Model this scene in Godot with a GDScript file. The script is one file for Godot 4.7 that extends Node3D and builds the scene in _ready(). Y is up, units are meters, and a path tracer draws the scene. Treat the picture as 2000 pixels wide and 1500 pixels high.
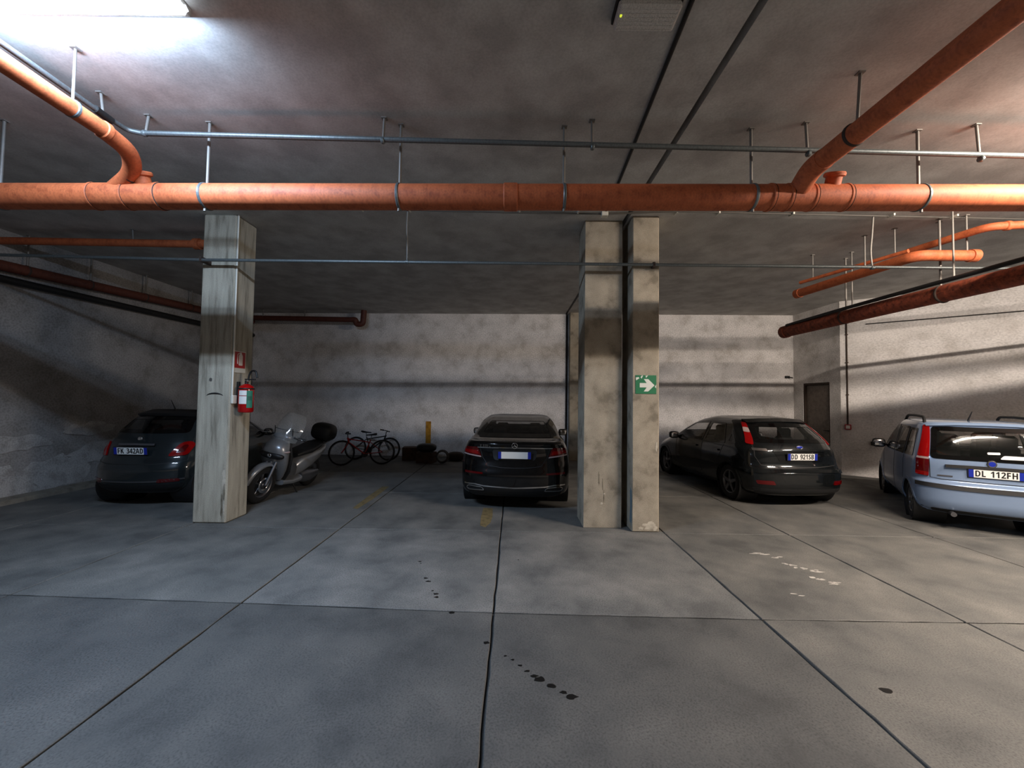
extends Node3D
# An underground car park. Metres, y up; the camera looks along -z, so a "depth" d below is z = -d.

const CEIL := 4.345
const EYE := 1.78

var mats := {}
var taken := {}


# ---------------------------------------------------------------- mesh collector
class G:
	var st := SurfaceTool.new()

	func _init() -> void:
		st.begin(Mesh.PRIMITIVE_TRIANGLES)

	# counter-clockwise seen from outside; sm = smooth group, -1 flat
	func tri(a: Vector3, b: Vector3, c: Vector3, sm := -1, ua := Vector2.ZERO, ub := Vector2.ZERO, uc := Vector2.ZERO) -> void:
		st.set_smooth_group(sm)
		st.set_uv(ua)
		st.add_vertex(a)
		st.set_uv(uc)
		st.add_vertex(c)
		st.set_uv(ub)
		st.add_vertex(b)

	func quad(a: Vector3, b: Vector3, c: Vector3, d: Vector3, sm := -1) -> void:
		tri(a, b, c, sm)
		tri(a, c, d, sm)

	# a convex face turned away from `mid`
	func face(p: Array, mid: Vector3, sm := -1) -> void:
		var n: Vector3 = (p[1] - p[0]).cross(p[2] - p[0])
		var flip: bool = n.dot((p[0] + p[1] + p[2]) / 3.0 - mid) < 0.0
		for i in range(1, p.size() - 1):
			if flip:
				tri(p[0], p[i + 1], p[i], sm)
			else:
				tri(p[0], p[i], p[i + 1], sm)

	func box(c: Vector3, s: Vector3, bev := 0.0, xf := Transform3D.IDENTITY) -> void:
		var h := s / 2.0
		var m: Vector3 = xf * c
		if bev <= 0.0:
			for ax in 3:
				for sg in [-1.0, 1.0]:
					var q := []
					for k in [[-1, -1], [1, -1], [1, 1], [-1, 1]]:
						var v := Vector3.ZERO
						v[ax] = sg * h[ax]
						v[(ax + 1) % 3] = k[0] * h[(ax + 1) % 3]
						v[(ax + 2) % 3] = k[1] * h[(ax + 2) % 3]
						q.append(xf * (c + v))
					face(q, m)
			return
		var pt := func(sx: float, sy: float, sz: float, ax: int) -> Vector3:
			var v := Vector3(sx * h.x, sy * h.y, sz * h.z)
			for k in 3:
				if k != ax:
					v[k] -= signf(v[k]) * bev
			return xf * (c + v)
		for ax in 3:
			var b1 := (ax + 1) % 3
			var b2 := (ax + 2) % 3
			for sg in [-1.0, 1.0]:
				var q := []
				for k in [[-1, -1], [1, -1], [1, 1], [-1, 1]]:
					var v := Vector3.ZERO
					v[ax] = sg
					v[b1] = k[0]
					v[b2] = k[1]
					q.append(pt.call(v.x, v.y, v.z, ax))
				face(q, m)
			for s1 in [-1.0, 1.0]:
				for s2 in [-1.0, 1.0]:
					var lo := Vector3.ZERO
					var hi := Vector3.ZERO
					lo[ax] = -1
					hi[ax] = 1
					lo[b1] = s1
					hi[b1] = s1
					lo[b2] = s2
					hi[b2] = s2
					face([pt.call(lo.x, lo.y, lo.z, b1), pt.call(hi.x, hi.y, hi.z, b1), pt.call(hi.x, hi.y, hi.z, b2), pt.call(lo.x, lo.y, lo.z, b2)], m)
		for sx in [-1.0, 1.0]:
			for sy in [-1.0, 1.0]:
				for sz in [-1.0, 1.0]:
					face([pt.call(sx, sy, sz, 0), pt.call(sx, sy, sz, 1), pt.call(sx, sy, sz, 2)], m)

	# rings: arrays of equal length, counter-clockwise when looked at against the way they follow each other
	func loft(rings: Array, capped := true, sm := 1, closed := true) -> void:
		var n: int = rings[0].size()
		for i in rings.size() - 1:
			for j in (n if closed else n - 1):
				var k := (j + 1) % n
				quad(rings[i][j], rings[i][k], rings[i + 1][k], rings[i + 1][j], sm)
		if capped:
			for e in [0, rings.size() - 1]:
				var mid := Vector3.ZERO
				for p in rings[e]:
					mid += p
				mid /= float(n)
				for j in n:
					var k := (j + 1) % n
					if e == 0:
						tri(mid, rings[e][k], rings[e][j], -1)
					else:
						tri(mid, rings[e][j], rings[e][k], -1)

	func tube(pts: Array, r, sides := 10, capped := true) -> void:
		var rings := []
		var up := Vector3.UP
		var n := pts.size()
		for i in n:
			var t: Vector3 = (pts[mini(i + 1, n - 1)] - pts[maxi(i - 1, 0)]).normalized()
			if i == 0:
				if absf(t.dot(up)) > 0.9:
					up = Vector3.RIGHT
			var side := t.cross(up).normalized()
			up = side.cross(t).normalized()
			var rr: float = r[i] if r is Array else r
			var ring := PackedVector3Array()
			for j in sides:
				var a := TAU * j / sides
				ring.append(pts[i] + (side * cos(a) - up * sin(a)) * rr)
			rings.append(ring)
		loft(rings, capped)

	# profile of (radius, height) round the y axis of xf
	func lathe(prof: Array, xf := Transform3D.IDENTITY, sides := 20, sm := 1, from := 0.0, to := TAU) -> void:
		var whole := is_equal_approx(to - from, TAU)
		for i in prof.size() - 1:
			var flat: int = sm
			if sm > 0:
				flat = sm + (i if sm == 100 else 0)
			for j in sides:
				var a := from + (to - from) * j / sides
				var b := from + (to - from) * (0 if whole and j == sides - 1 else j + 1) / sides
				var p: Vector2 = prof[i]
				var q: Vector2 = prof[i + 1]
				var p0: Vector3 = xf * Vector3(cos(a) * p.x, p.y, -sin(a) * p.x)
				var p1: Vector3 = xf * Vector3(cos(b) * p.x, p.y, -sin(b) * p.x)
				var q0: Vector3 = xf * Vector3(cos(a) * q.x, q.y, -sin(a) * q.x)
				var q1: Vector3 = xf * Vector3(cos(b) * q.x, q.y, -sin(b) * q.x)
				if p.x > 1e-5:
					tri(p0, p1, q1 if q.x > 1e-5 else q0, flat)
				if q.x > 1e-5:
					tri(p0 if p.x > 1e-5 else p0, q1, q0, flat)

	# outline in the xy plane of xf, from z = 0 to z = depth
	func extrude(poly: PackedVector2Array, depth: float, xf := Transform3D.IDENTITY, sm := -1) -> void:
		var o := poly.duplicate()
		if Geometry2D.is_polygon_clockwise(o):
			o.reverse()
		var t := Geometry2D.triangulate_polygon(o)
		for i in range(0, t.size(), 3):
			var a := o[t[i]]
			var b := o[t[i + 1]]
			var c := o[t[i + 2]]
			if (b - a).cross(c - a) < 0:
				var s := b
				b = c
				c = s
			tri(xf * Vector3(a.x, a.y, depth), xf * Vector3(b.x, b.y, depth), xf * Vector3(c.x, c.y, depth), -1, a, b, c)
			tri(xf * Vector3(a.x, a.y, 0), xf * Vector3(c.x, c.y, 0), xf * Vector3(b.x, b.y, 0), -1, a, c, b)
		for i in o.size():
			var a := o[i]
			var b := o[(i + 1) % o.size()]
			quad(xf * Vector3(a.x, a.y, 0), xf * Vector3(b.x, b.y, 0), xf * Vector3(b.x, b.y, depth), xf * Vector3(a.x, a.y, depth), sm)

	func ball(c: Vector3, r: Vector3, nu := 16, nv := 10, xf := Transform3D.IDENTITY, pw := 1.0) -> void:
		for i in nv:
			for j in nu:
				var q := []
				for k in [[0, 0], [0, 1], [1, 1], [1, 0]]:
					var v: float = -PI / 2 + PI * (i + k[0]) / nv
					var u: float = TAU * ((j + k[1]) % nu) / nu
					var cv := pow(absf(cos(v)), pw)
					var p := Vector3(signf(cos(u)) * pow(absf(cos(u)), pw) * cv, signf(sin(v)) * pow(absf(sin(v)), pw), -signf(sin(u)) * pow(absf(sin(u)), pw) * cv)
					if absf(v) > PI / 2 - 1e-4:
						p = Vector3(0, signf(v), 0)
					q.append(xf * (c + p * r))
				if i > 0:
					tri(q[0], q[1], q[2], 1)
				if i < nv - 1:
					tri(q[0], q[2], q[3], 1)
				elif i == nv - 1:
					pass

	func mesh() -> ArrayMesh:
		st.generate_normals()
		st.index()
		return st.commit()


# ---------------------------------------------------------------- nodes
func numbered(called: String) -> String:
	if not taken.has(called):
		taken[called] = 0
		return called
	taken[called] += 1
	return "%s_%03d" % [called, taken[called]]


func put(g, called: String, m: Material, parent: Node3D) -> MeshInstance3D:
	var o := MeshInstance3D.new()
	o.name = called
	o.mesh = g.mesh() if g is G else g
	o.material_override = m
	parent.add_child(o, true)
	return o


func tag(o: Node3D, label: String, category: String, group := "") -> void:
	o.set_meta("label", label)
	o.set_meta("category", category)
	if group:
		o.set_meta("group", group)


func thing(called: String, label: String, category: String, at := Vector3.ZERO, turn := 0.0, group := "") -> Node3D:
	var o := Node3D.new()
	o.name = numbered(called)
	add_child(o)
	o.position = at
	o.rotation.y = turn
	tag(o, label, category, group)
	return o


func part(parent: Node3D, called: String, label := "") -> Node3D:
	var o := Node3D.new()
	o.name = called
	parent.add_child(o, true)
	if label:
		o.set_meta("label", label)
	return o


func single(g, called: String, m: Material, label: String, category: String, group := "") -> MeshInstance3D:
	var o := put(g, numbered(called), m, self)
	tag(o, label, category, group)
	return o


func structure(g, called: String, m: Material) -> MeshInstance3D:
	var o := put(g, called, m, self)
	o.set_meta("kind", "structure")
	return o


# ---------------------------------------------------------------- materials
func mat(c: Color, rough := 0.6, metal := 0.0) -> StandardMaterial3D:
	var m := StandardMaterial3D.new()
	m.albedo_color = c
	m.roughness = rough
	m.metallic = metal
	return m


func noise(sd: int, freq: float, octaves: int, kind := FastNoiseLite.TYPE_SIMPLEX_SMOOTH) -> FastNoiseLite:
	var f := FastNoiseLite.new()
	f.seed = sd
	f.noise_type = kind
	f.frequency = freq
	f.fractal_octaves = octaves
	f.fractal_gain = 0.6
	return f


func noise_tex(sd: int, freq: float, octaves: int, stops: Array, size := 512, kind := FastNoiseLite.TYPE_SIMPLEX_SMOOTH) -> NoiseTexture2D:
	var t := NoiseTexture2D.new()
	t.width = size
	t.height = size
	t.seamless = true
	t.seamless_blend_skirt = 0.25
	t.noise = noise(sd, freq, octaves, kind)
	if stops:
		var g := Gradient.new()
		g.offsets = PackedFloat32Array(stops.map(func(s): return s[0]))
		g.colors = PackedColorArray(stops.map(func(s): return s[1]))
		t.color_ramp = g
	return t


# coarse blotches (period a metres) times fine grain (period b metres), both on world axes
func rough_mat(c: Color, coarse: Texture2D, a: float, fine: Texture2D, b: float, rough := 0.9) -> StandardMaterial3D:
	var m := mat(c, rough)
	m.albedo_texture = coarse
	m.uv1_triplanar = true
	m.uv1_world_triplanar = true
	m.uv1_scale = Vector3.ONE / a
	m.detail_enabled = true
	m.detail_blend_mode = BaseMaterial3D.BLEND_MODE_MUL
	m.detail_albedo = fine
	m.detail_uv_layer = BaseMaterial3D.DETAIL_UV_2
	m.uv2_triplanar = true
	m.uv2_world_triplanar = true
	m.uv2_scale = Vector3.ONE / b
	return m


func grey(v: float) -> Color:
	return Color(v, v, v)


func make_materials() -> void:
	var fine := noise_tex(11, 0.035, 5, [[0.2, grey(0.84)], [0.5, grey(0.95)], [0.75, grey(1.0)]], 512)
	var soft := noise_tex(13, 0.03, 5, [[0.2, grey(0.93)], [0.5, grey(0.975)], [0.75, grey(1.0)]], 512)
	var speck := noise_tex(12, 0.05, 6, [[0.12, grey(0.66)], [0.36, grey(0.87)], [0.6, grey(0.95)], [0.85, grey(1.0)]], 1024)
	var fl := noise_tex(21, 0.008, 7, [[0.15, Color(0.70, 0.70, 0.695)], [0.42, Color(0.84, 0.837, 0.825)], [0.6, Color(0.90, 0.89, 0.87)], [0.85, Color(1.0, 0.985, 0.96)]], 1024)
	mats.floor = rough_mat(Color(0.465, 0.467, 0.46), fl, 7.3, speck, 0.8, 0.72)
	# the driving lane is blackened by tyres, the bays are cleaner; lens falloff is put into these tones too
	mats.floor_lane = rough_mat(Color(0.38, 0.383, 0.381), fl, 7.3, speck, 0.9, 0.68)
	mats.floor_side = rough_mat(Color(0.435, 0.434, 0.425), fl, 7.3, speck, 0.8, 0.72)
	mats.floor_bay = rough_mat(Color(0.495, 0.497, 0.492), fl, 7.3, speck, 0.9, 0.74)
	mats.joint = rough_mat(Color(0.16, 0.155, 0.15), fine, 1.3, speck, 0.4, 0.95)
	var wl := noise_tex(31, 0.007, 5, [[0.1, Color(0.84, 0.83, 0.81)], [0.4, Color(0.94, 0.935, 0.925)], [0.7, Color(1.0, 0.995, 0.985)]], 1024)
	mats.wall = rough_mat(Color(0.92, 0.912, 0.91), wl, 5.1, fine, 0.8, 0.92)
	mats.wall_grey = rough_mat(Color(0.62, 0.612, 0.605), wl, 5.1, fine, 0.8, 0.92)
	mats.wall_pale = rough_mat(Color(0.71, 0.705, 0.70), wl, 2.1, fine, 0.6, 0.92)
	var cl := noise_tex(41, 0.006, 5, [[0.2, Color(0.86, 0.85, 0.84)], [0.5, Color(0.94, 0.935, 0.925)], [0.8, Color(1.0, 1.0, 0.99)]], 1024)
	mats.ceiling = rough_mat(Color(0.825, 0.82, 0.81), cl, 4.3, soft, 0.45, 0.95)
	var pl := noise_tex(51, 0.008, 5, [[0.15, Color(0.74, 0.725, 0.70)], [0.4, Color(0.91, 0.90, 0.88)], [0.75, Color(1.0, 0.99, 0.97)]], 512)
	mats.pillar = rough_mat(Color(0.70, 0.665, 0.60), pl, 1.9, speck, 0.55, 0.93)
	mats.board = rough_mat(Color(0.74, 0.72, 0.66), pl, 1.9, speck, 0.55, 0.93)
	mats.board.uv1_scale = Vector3(2.2, 0.22, 2.2)
	mats.kerb = rough_mat(Color(0.55, 0.53, 0.49), pl, 1.2, speck, 0.5, 0.95)
	mats.dark = mat(Color(0.07, 0.068, 0.065), 0.95)
	var dirt := noise_tex(61, 0.02, 5, [[0.15, Color(0.80, 0.74, 0.70)], [0.42, Color(0.95, 0.93, 0.92)], [0.8, Color(1, 1, 1)]], 512)
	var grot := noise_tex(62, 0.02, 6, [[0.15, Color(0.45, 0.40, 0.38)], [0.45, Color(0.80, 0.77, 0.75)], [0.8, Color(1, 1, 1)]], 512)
	mats.orange = rough_mat(Color(0.77, 0.405, 0.23), dirt, 1.4, fine, 0.5, 0.66)
	mats.shaded_grimy_orange = rough_mat(Color(0.64, 0.31, 0.19), grot, 0.9, fine, 0.5, 0.75)  # darker copy of orange: grime plus underside shade put into the colour
	mats.brown_pipe = rough_mat(Color(0.40, 0.21, 0.15), dirt, 1.0, fine, 0.5, 0.6)
	mats.galv = rough_mat(Color(0.50, 0.53, 0.53), fine, 0.5, speck, 0.2, 0.45)
	mats.galv.metallic = 0.55
	mats.rod = mat(Color(0.50, 0.485, 0.46), 0.6, 0.3)
	mats.rusty = mat(Color(0.24, 0.19, 0.16), 0.8, 0.2)
	mats.black_pipe = rough_mat(Color(0.11, 0.105, 0.10), fine, 0.6, speck, 0.3, 0.6)
	mats.cable = mat(Color(0.30, 0.285, 0.265), 0.7)
	mats.white_plastic = mat(Color(0.80, 0.79, 0.74), 0.5)
	mats.old_plastic = rough_mat(Color(0.84, 0.82, 0.79), fine, 0.5, speck, 0.25, 0.6)
	mats.lens_white = rough_mat(Color(0.90, 0.885, 0.86), fine, 0.3, fine, 0.13, 0.5)
	mats.frit = paint(Color(0.012, 0.012, 0.013), 0.5)
	mats.black = mat(Color(0.035, 0.035, 0.037), 0.55)
	mats.rubber = mat(Color(0.055, 0.055, 0.057), 0.85)
	mats.chrome = mat(Color(0.80, 0.80, 0.80), 0.12, 1.0)
	mats.alloy = mat(Color(0.45, 0.45, 0.46), 0.35, 0.85)
	mats.trim = mat(Color(0.045, 0.045, 0.048), 0.65)
	mats.seat = mat(Color(0.09, 0.088, 0.085), 0.95)
	mats.red_lens = paint(Color(0.50, 0.018, 0.022), 0.18)
	mats.dark_red_lens = paint(Color(0.30, 0.012, 0.02), 0.15)
	mats.clear_lens = paint(Color(0.62, 0.55, 0.54), 0.12)
	mats.plate_white = mat(Color(0.86, 0.86, 0.84), 0.4)
	mats.plate_blue = mat(Color(0.05, 0.14, 0.55), 0.4)
	mats.ink = mat(Color(0.03, 0.03, 0.035), 0.5)
	mats.glass = glass(Color(0.10, 0.115, 0.11), 0.22)
	mats.tint = glass(Color(0.03, 0.032, 0.035), 0.5)
	mats.screen = glass(Color(0.75, 0.78, 0.78), 0.12)
	mats.red_paint = paint(Color(0.62, 0.03, 0.035), 0.3)
	mats.yellow_paint = rough_mat(Color(0.78, 0.56, 0.10), pl, 0.7, speck, 0.3, 0.8)
	mats.white_paint = rough_mat(Color(0.74, 0.73, 0.71), pl, 0.5, speck, 0.2, 0.8)
	mats.worn_yellow = rough_mat(Color(0.50, 0.44, 0.29), pl, 0.5, speck, 0.2, 0.85)
	mats.oil = mat(Color(0.045, 0.045, 0.045), 0.35)


func paint(c: Color, rough := 0.3, metal := 0.0) -> StandardMaterial3D:
	var m := mat(c, rough, metal)
	m.metallic_specular = 0.12
	m.clearcoat_enabled = true
	m.clearcoat = 1.0
	m.clearcoat_roughness = 0.06
	return m


func glass(c: Color, alpha: float) -> StandardMaterial3D:
	var m := mat(Color(c.r, c.g, c.b, alpha), 0.04)
	m.transparency = BaseMaterial3D.TRANSPARENCY_ALPHA
	m.cull_mode = BaseMaterial3D.CULL_DISABLED
	return m


# ---------------------------------------------------------------- outlines
func rounded(p: Array, r: float, n := 4) -> PackedVector2Array:
	var out := PackedVector2Array()
	for i in p.size():
		var a: Vector2 = p[(i - 1 + p.size()) % p.size()]
		var b: Vector2 = p[i]
		var c: Vector2 = p[(i + 1) % p.size()]
		var rr: float = minf(r, minf(a.distance_to(b), c.distance_to(b)) * 0.49)
		var s := b + (a - b).normalized() * rr
		var e := b + (c - b).normalized() * rr
		for k in n + 1:
			var t := float(k) / n
			out.append(s.lerp(b, t).lerp(b.lerp(e, t), t))
	return out


func inset(p: Array, d: float) -> Array:
	var area := 0.0
	for i in p.size():
		area += p[i].cross(p[(i + 1) % p.size()])
	var sg := 1.0 if area > 0 else -1.0
	var out := []
	for i in p.size():
		var a: Vector2 = p[(i - 1 + p.size()) % p.size()]
		var b: Vector2 = p[i]
		var c: Vector2 = p[(i + 1) % p.size()]
		var n1 := (b - a).normalized().orthogonal() * -sg
		var n2 := (c - b).normalized().orthogonal() * -sg
		var m := (n1 + n2).normalized()
		out.append(b + m * d / maxf(0.4, m.dot(n1)))
	return out


func circle(c: Vector2, rx: float, ry: float, n := 24) -> PackedVector2Array:
	var out := PackedVector2Array()
	for i in n:
		out.append(c + Vector2(cos(TAU * i / n) * rx, sin(TAU * i / n) * ry))
	return out


# a polyline with its corners rounded, for pipes and cables
func bent(p: Array, r: float, n := 6) -> Array:
	var out := [p[0]]
	for i in range(1, p.size() - 1):
		var a: Vector3 = p[i - 1]
		var b: Vector3 = p[i]
		var c: Vector3 = p[i + 1]
		var rr: float = minf(r, minf(a.distance_to(b), c.distance_to(b)) * 0.49)
		var s := b + (a - b).normalized() * rr
		var e := b + (c - b).normalized() * rr
		for k in n + 1:
			var t := float(k) / n
			out.append(s.lerp(b, t).lerp(b.lerp(e, t), t))
	out.append(p[p.size() - 1])
	return out


func lettering(text: String, height: float, m: Material, parent: Node3D, xf: Transform3D, called := "lettering", squeeze := 1.0, bold := true) -> MeshInstance3D:
	var f := SystemFont.new()
	f.font_names = PackedStringArray(["Droid Sans"])
	f.font_weight = 700 if bold else 400
	var t := TextMesh.new()
	t.text = text
	t.font = f
	t.font_size = 48
	t.pixel_size = height / 35.0
	t.depth = 0.004
	t.horizontal_alignment = HORIZONTAL_ALIGNMENT_CENTER
	t.vertical_alignment = VERTICAL_ALIGNMENT_CENTER
	var o := MeshInstance3D.new()
	o.name = called
	o.mesh = t
	o.material_override = m
	o.transform = xf * Transform3D(Basis.from_scale(Vector3(squeeze, 1, 1)), Vector3.ZERO)
	parent.add_child(o, true)
	return o


# ---------------------------------------------------------------- entry
func _ready() -> void:
	# camera
	var cam := Camera3D.new()
	cam.name = "camera"
	cam.keep_aspect = Camera3D.KEEP_HEIGHT
	cam.fov = rad_to_deg(2.0 * atan(750.0 / 800.0))
	cam.near = 0.05
	cam.far = 100.0
	cam.position = Vector3(0, EYE, 0)
	cam.rotation_degrees = Vector3(2.05, 0.2, 0.77)
	add_child(cam)
	cam.current = true
	# surroundings: no daylight reaches this level
	var env := Environment.new()
	env.background_mode = Environment.BG_COLOR
	env.background_color = Color(0, 0, 0)
	env.tonemap_mode = Environment.TONE_MAPPER_LINEAR
	env.tonemap_exposure = 1.48
	env.sdfgi_enabled = true
	env.ssao_enabled = true
	env.ssil_enabled = true
	var we := WorldEnvironment.new()
	we.name = "surroundings"
	we.environment = env
	add_child(we)
	make_materials()
	# fluorescent battens on the ceiling: a cool one to one side, a warmer one beyond the frame on the other, plus an unseen one added to brighten the wall there
	var cool := Color(0.76, 0.865, 1.0)
	var warm := Color(1.0, 0.935, 0.875)
	batten(-2.96, cool, 0.26, 0.6, "white fluorescent batten lit at the top corner over the orange pipes")
	batten(5.3, warm, 0.92, 0.1, "lit fluorescent batten on the ceiling in front of the pale blue car")
	batten(7.9, warm, 1.02, 0.1, "added unseen fluorescent batten past the pale blue car that brightens the slanting wall")
	setting()
	pillars()
	pipes()
	cars()
	scooter_and_bikes()
	small_things()


const LAMP_POWER := 20.0

func batten(x: float, c: Color, sides: float, down: float, label: String) -> void:
	var t := thing("fluorescent_batten", label, "lamp", Vector3(x, CEIL, -2.53), 0.0, "ceiling battens")
	var half := 0.785
	var g := G.new()
	g.box(Vector3(0, -0.03, 0), Vector3(2 * half, 0.055, 0.21), 0.008)
	put(g, "housing", mats.old_plastic, t)
	# diffuser: a trough with slanting sides
	var glow := mat(Color(0.95, 0.96, 0.97), 0.4)
	glow.emission_enabled = true
	glow.emission = c.lerp(Color.WHITE, 0.55)
	glow.emission_energy_multiplier = 3.0
	g = G.new()
	var sec := [Vector2(-0.10, -0.045), Vector2(-0.035, -0.11), Vector2(0.035, -0.11), Vector2(0.10, -0.045)]
	var rings := []
	for e in [[-half - 0.02, 0.25], [-half - 0.005, 0.7], [-half + 0.03, 1.0], [half - 0.03, 1.0], [half + 0.005, 0.7], [half + 0.02, 0.25]]:
		var ring := PackedVector3Array()
		for q in sec:
			ring.append(Vector3(e[0], -0.045 + (q.y + 0.045) * e[1], q.x * e[1]))
		rings.append(ring)
	g.loft(rings, false, -1, false)
	put(g, "diffuser", glow, t)
	# one light in front of each glowing face: bottom and the two slanting sides
	var lean := PI / 4
	for f in [[Vector3(0, -0.114, 0), 0.0, 0.06, down], [Vector3(0, -0.081, -0.071), 1.0, 0.035, sides], [Vector3(0, -0.081, 0.071), -1.0, 0.035, sides]]:
		var l := AreaLight3D.new()
		l.name = "glow"
		l.area_size = Vector2(2 * half - 0.08, f[2])
		l.area_range = 40.0
		l.area_attenuation = 2.0
		l.light_color = c
		l.light_energy = LAMP_POWER * f[3]
		l.shadow_enabled = true
		t.add_child(l, true)
		l.position = f[0]
		var out := Vector3(0, -1, 0)
		if f[1] != 0.0:
			out = Vector3(0, -sin(lean), -f[1] * cos(lean))
		l.basis = Basis.looking_at(out, Vector3.BACK if f[1] == 0.0 else Vector3.UP)


# ---------------------------------------------------------------- the room
const JOINT_X := [-8.3, -6.58, -4.4, -2.31, -0.14, 2.06, 3.73, 5.66, 7.8, 9.9, 12.0, 14.2]
const JOINT_D := [-8.2, -5.1, -3.0, -0.85, 1.35, 3.47, 5.58, 7.7, 9.8, 12.9]

func joint_point(i: int, j: int) -> Vector2:
	var x: float = JOINT_X[i]
	var d: float = JOINT_D[j]
	if j == 5:
		d += clampf(-0.045 * (x + 0.1), -0.04, 0.18)
	return Vector2(x, d)


func setting() -> void:
	# floor: a dark bed with the concrete bays laid on it, open joints between them
	var g := G.new()
	g.box(Vector3(3.0, -0.17, -2.3), Vector3(22.8, 0.3, 21.4))
	var fl := structure(g, "floor", mats.joint)
	var rng := RandomNumberGenerator.new()
	rng.seed = 5
	for i in JOINT_X.size() - 1:
		for j in JOINT_D.size() - 1:
			var c := [joint_point(i, j), joint_point(i + 1, j), joint_point(i + 1, j + 1), joint_point(i, j + 1)]
			var near: bool = j >= 3 and j <= 7
			var n := 14 if near else 2
			var q: Array = inset(c, 0.009)
			var edge := []
			for k in 4:
				for m in n:
					var p: Vector2 = q[k].lerp(q[(k + 1) % 4], float(m) / n)
					if near and m > 0:
						p += Vector2(rng.randf_range(-1, 1), rng.randf_range(-1, 1)) * 0.0045
					edge.append(p)
			g = G.new()
			var mid := Vector3((q[0].x + q[2].x) / 2, 0, -(q[0].y + q[2].y) / 2)
			for k in edge.size():
				var a: Vector2 = edge[k]
				var b: Vector2 = edge[(k + 1) % edge.size()]
				var a3 := Vector3(a.x, 0, -a.y)
				var b3 := Vector3(b.x, 0, -b.y)
				var am := a3 + (mid - a3).normalized() * 0.006
				var bm := b3 + (mid - b3).normalized() * 0.006
				g.face([mid, am, bm], mid - Vector3(0, 1, 0))
				g.face([am, a3 - Vector3(0, 0.005, 0), b3 - Vector3(0, 0.005, 0), bm], mid - Vector3(0, 3, 0))
				g.quad(b3 - Vector3(0, 0.005, 0), a3 - Vector3(0, 0.005, 0), a3 - Vector3(0, 0.024, 0), b3 - Vector3(0, 0.024, 0))
			var tone: Material = mats.floor_side if i >= 5 else (mats.floor_lane if j <= 4 else (mats.floor_bay if j == 5 and i > 2 else mats.floor))
			put(g, "slab", tone, fl)
	# ceiling in two halves with the open movement joint between them
	g = G.new()
	g.box(Vector3(-3.37, CEIL + 0.2, -2.3), Vector3(9.81, 0.4, 21.4))
	g.box(Vector3(8.0, CEIL + 0.2, -2.3), Vector3(12.81, 0.4, 21.4))
	g.box(Vector3(1.565, CEIL + 0.46, -2.3), Vector3(0.6, 0.12, 21.4))
	structure(g, "ceiling", mats.ceiling)
	# rear wall, very slightly askew, with a slot at the joint
	g = G.new()
	var slope := (12.02 - 12.65) / 16.25
	var rear := func(x: float) -> float: return 12.65 + slope * (x + 8.05)
	for seg in [[-8.4, 1.56], [1.63, 8.6]]:
		var a := Vector3(seg[0], 0, -rear.call(seg[0]))
		var b := Vector3(seg[1], 0, -rear.call(seg[1]))
		wall_piece(g, a, b, 0.35)
	g.box(Vector3(1.6, CEIL / 2, -12.75), Vector3(0.4, CEIL + 0.2, 0.1))
	structure(g, "wall_back", mats.wall)
	g = G.new()
	g.box(Vector3(1.98, CEIL / 2, -12.14), Vector3(0.66, CEIL, 0.28), 0.01)
	var pil := structure(g, "trim_1", mats.pillar)
	pil.set_meta("label", "bare concrete pilaster beside the slot in the rear wall")
	g = G.new()
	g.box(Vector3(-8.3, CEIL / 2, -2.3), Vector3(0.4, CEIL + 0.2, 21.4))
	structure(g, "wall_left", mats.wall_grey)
	# kerb at the foot of that wall
	g = G.new()
	var kp := PackedVector2Array([Vector2(0, 0), Vector2(0.17, 0), Vector2(0.15, 0.07), Vector2(0.02, 0.1), Vector2(0, 0.1)])
	g.extrude(kp, 20.0, Transform3D(Basis.IDENTITY, Vector3(-8.1, 0, -12.5)))
	structure(g, "baseboard_left", mats.kerb)
	# patched plaster low on that wall
	var lw := get_node("wall_left") as Node3D
	var pn := 0
	var rp := RandomNumberGenerator.new()
	rp.seed = 31
	for q in [[6.2, 0.22, 0.9, 0.30], [7.3, 0.30, 0.55, 0.28], [8.2, 0.55, 0.7, 0.22], [6.6, 0.86, 0.6, 0.13], [9.4, 0.4, 0.8, 0.3], [7.9, 1.02, 0.5, 0.12]]:
		var o := PackedVector2Array()
		for k in 22:
			var f := 1.0 + rp.randf_range(-0.22, 0.22)
			o.append(Vector2(cos(TAU * k / 22.0), sin(TAU * k / 22.0)) * Vector2(q[2], q[3]) * f + Vector2(q[0], q[1] + 0.08))
		g = G.new()
		g.extrude(o, 0.004 + 0.0025 * pn, Transform3D(Basis(Vector3.UP, PI / 2), Vector3(-8.1, 0, 0)))
		pn += 1
		put(g, "plaster_patch", mats.wall_pale, lw)
	# return wall with the door, then the slanting wall
	g = G.new()
	var dz0 := 10.66
	var dz1 := 11.63
	for seg in [[10.3, dz0], [dz1, 12.3]]:
		g.box(Vector3(8.34, CEIL / 2, -(seg[0] + seg[1]) / 2), Vector3(0.26, CEIL, seg[1] - seg[0]))
	g.box(Vector3(8.34, (CEIL + 2.32) / 2, -(dz0 + dz1) / 2), Vector3(0.26, CEIL - 2.32, dz1 - dz0))
	g.box(Vector3(8.62, CEIL / 2, -11.3), Vector3(0.3, CEIL, 2.0))
	structure(g, "wall_return", mats.wall)
	g = G.new()
	wall_piece(g, Vector3(8.21, 0, -10.3), Vector3(14.1, 0, -5.88), 0.35)
	structure(g, "wall_right", mats.wall)
	g = G.new()
	g.box(Vector3(14.2, CEIL / 2, 1.2), Vector3(0.4, CEIL + 0.2, 14.6))
	structure(g, "wall_side", mats.wall)
	g = G.new()
	g.box(Vector3(3.0, CEIL / 2, 8.2), Vector3(22.8, CEIL + 0.2, 0.4))
	structure(g, "wall_front", mats.wall)
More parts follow.
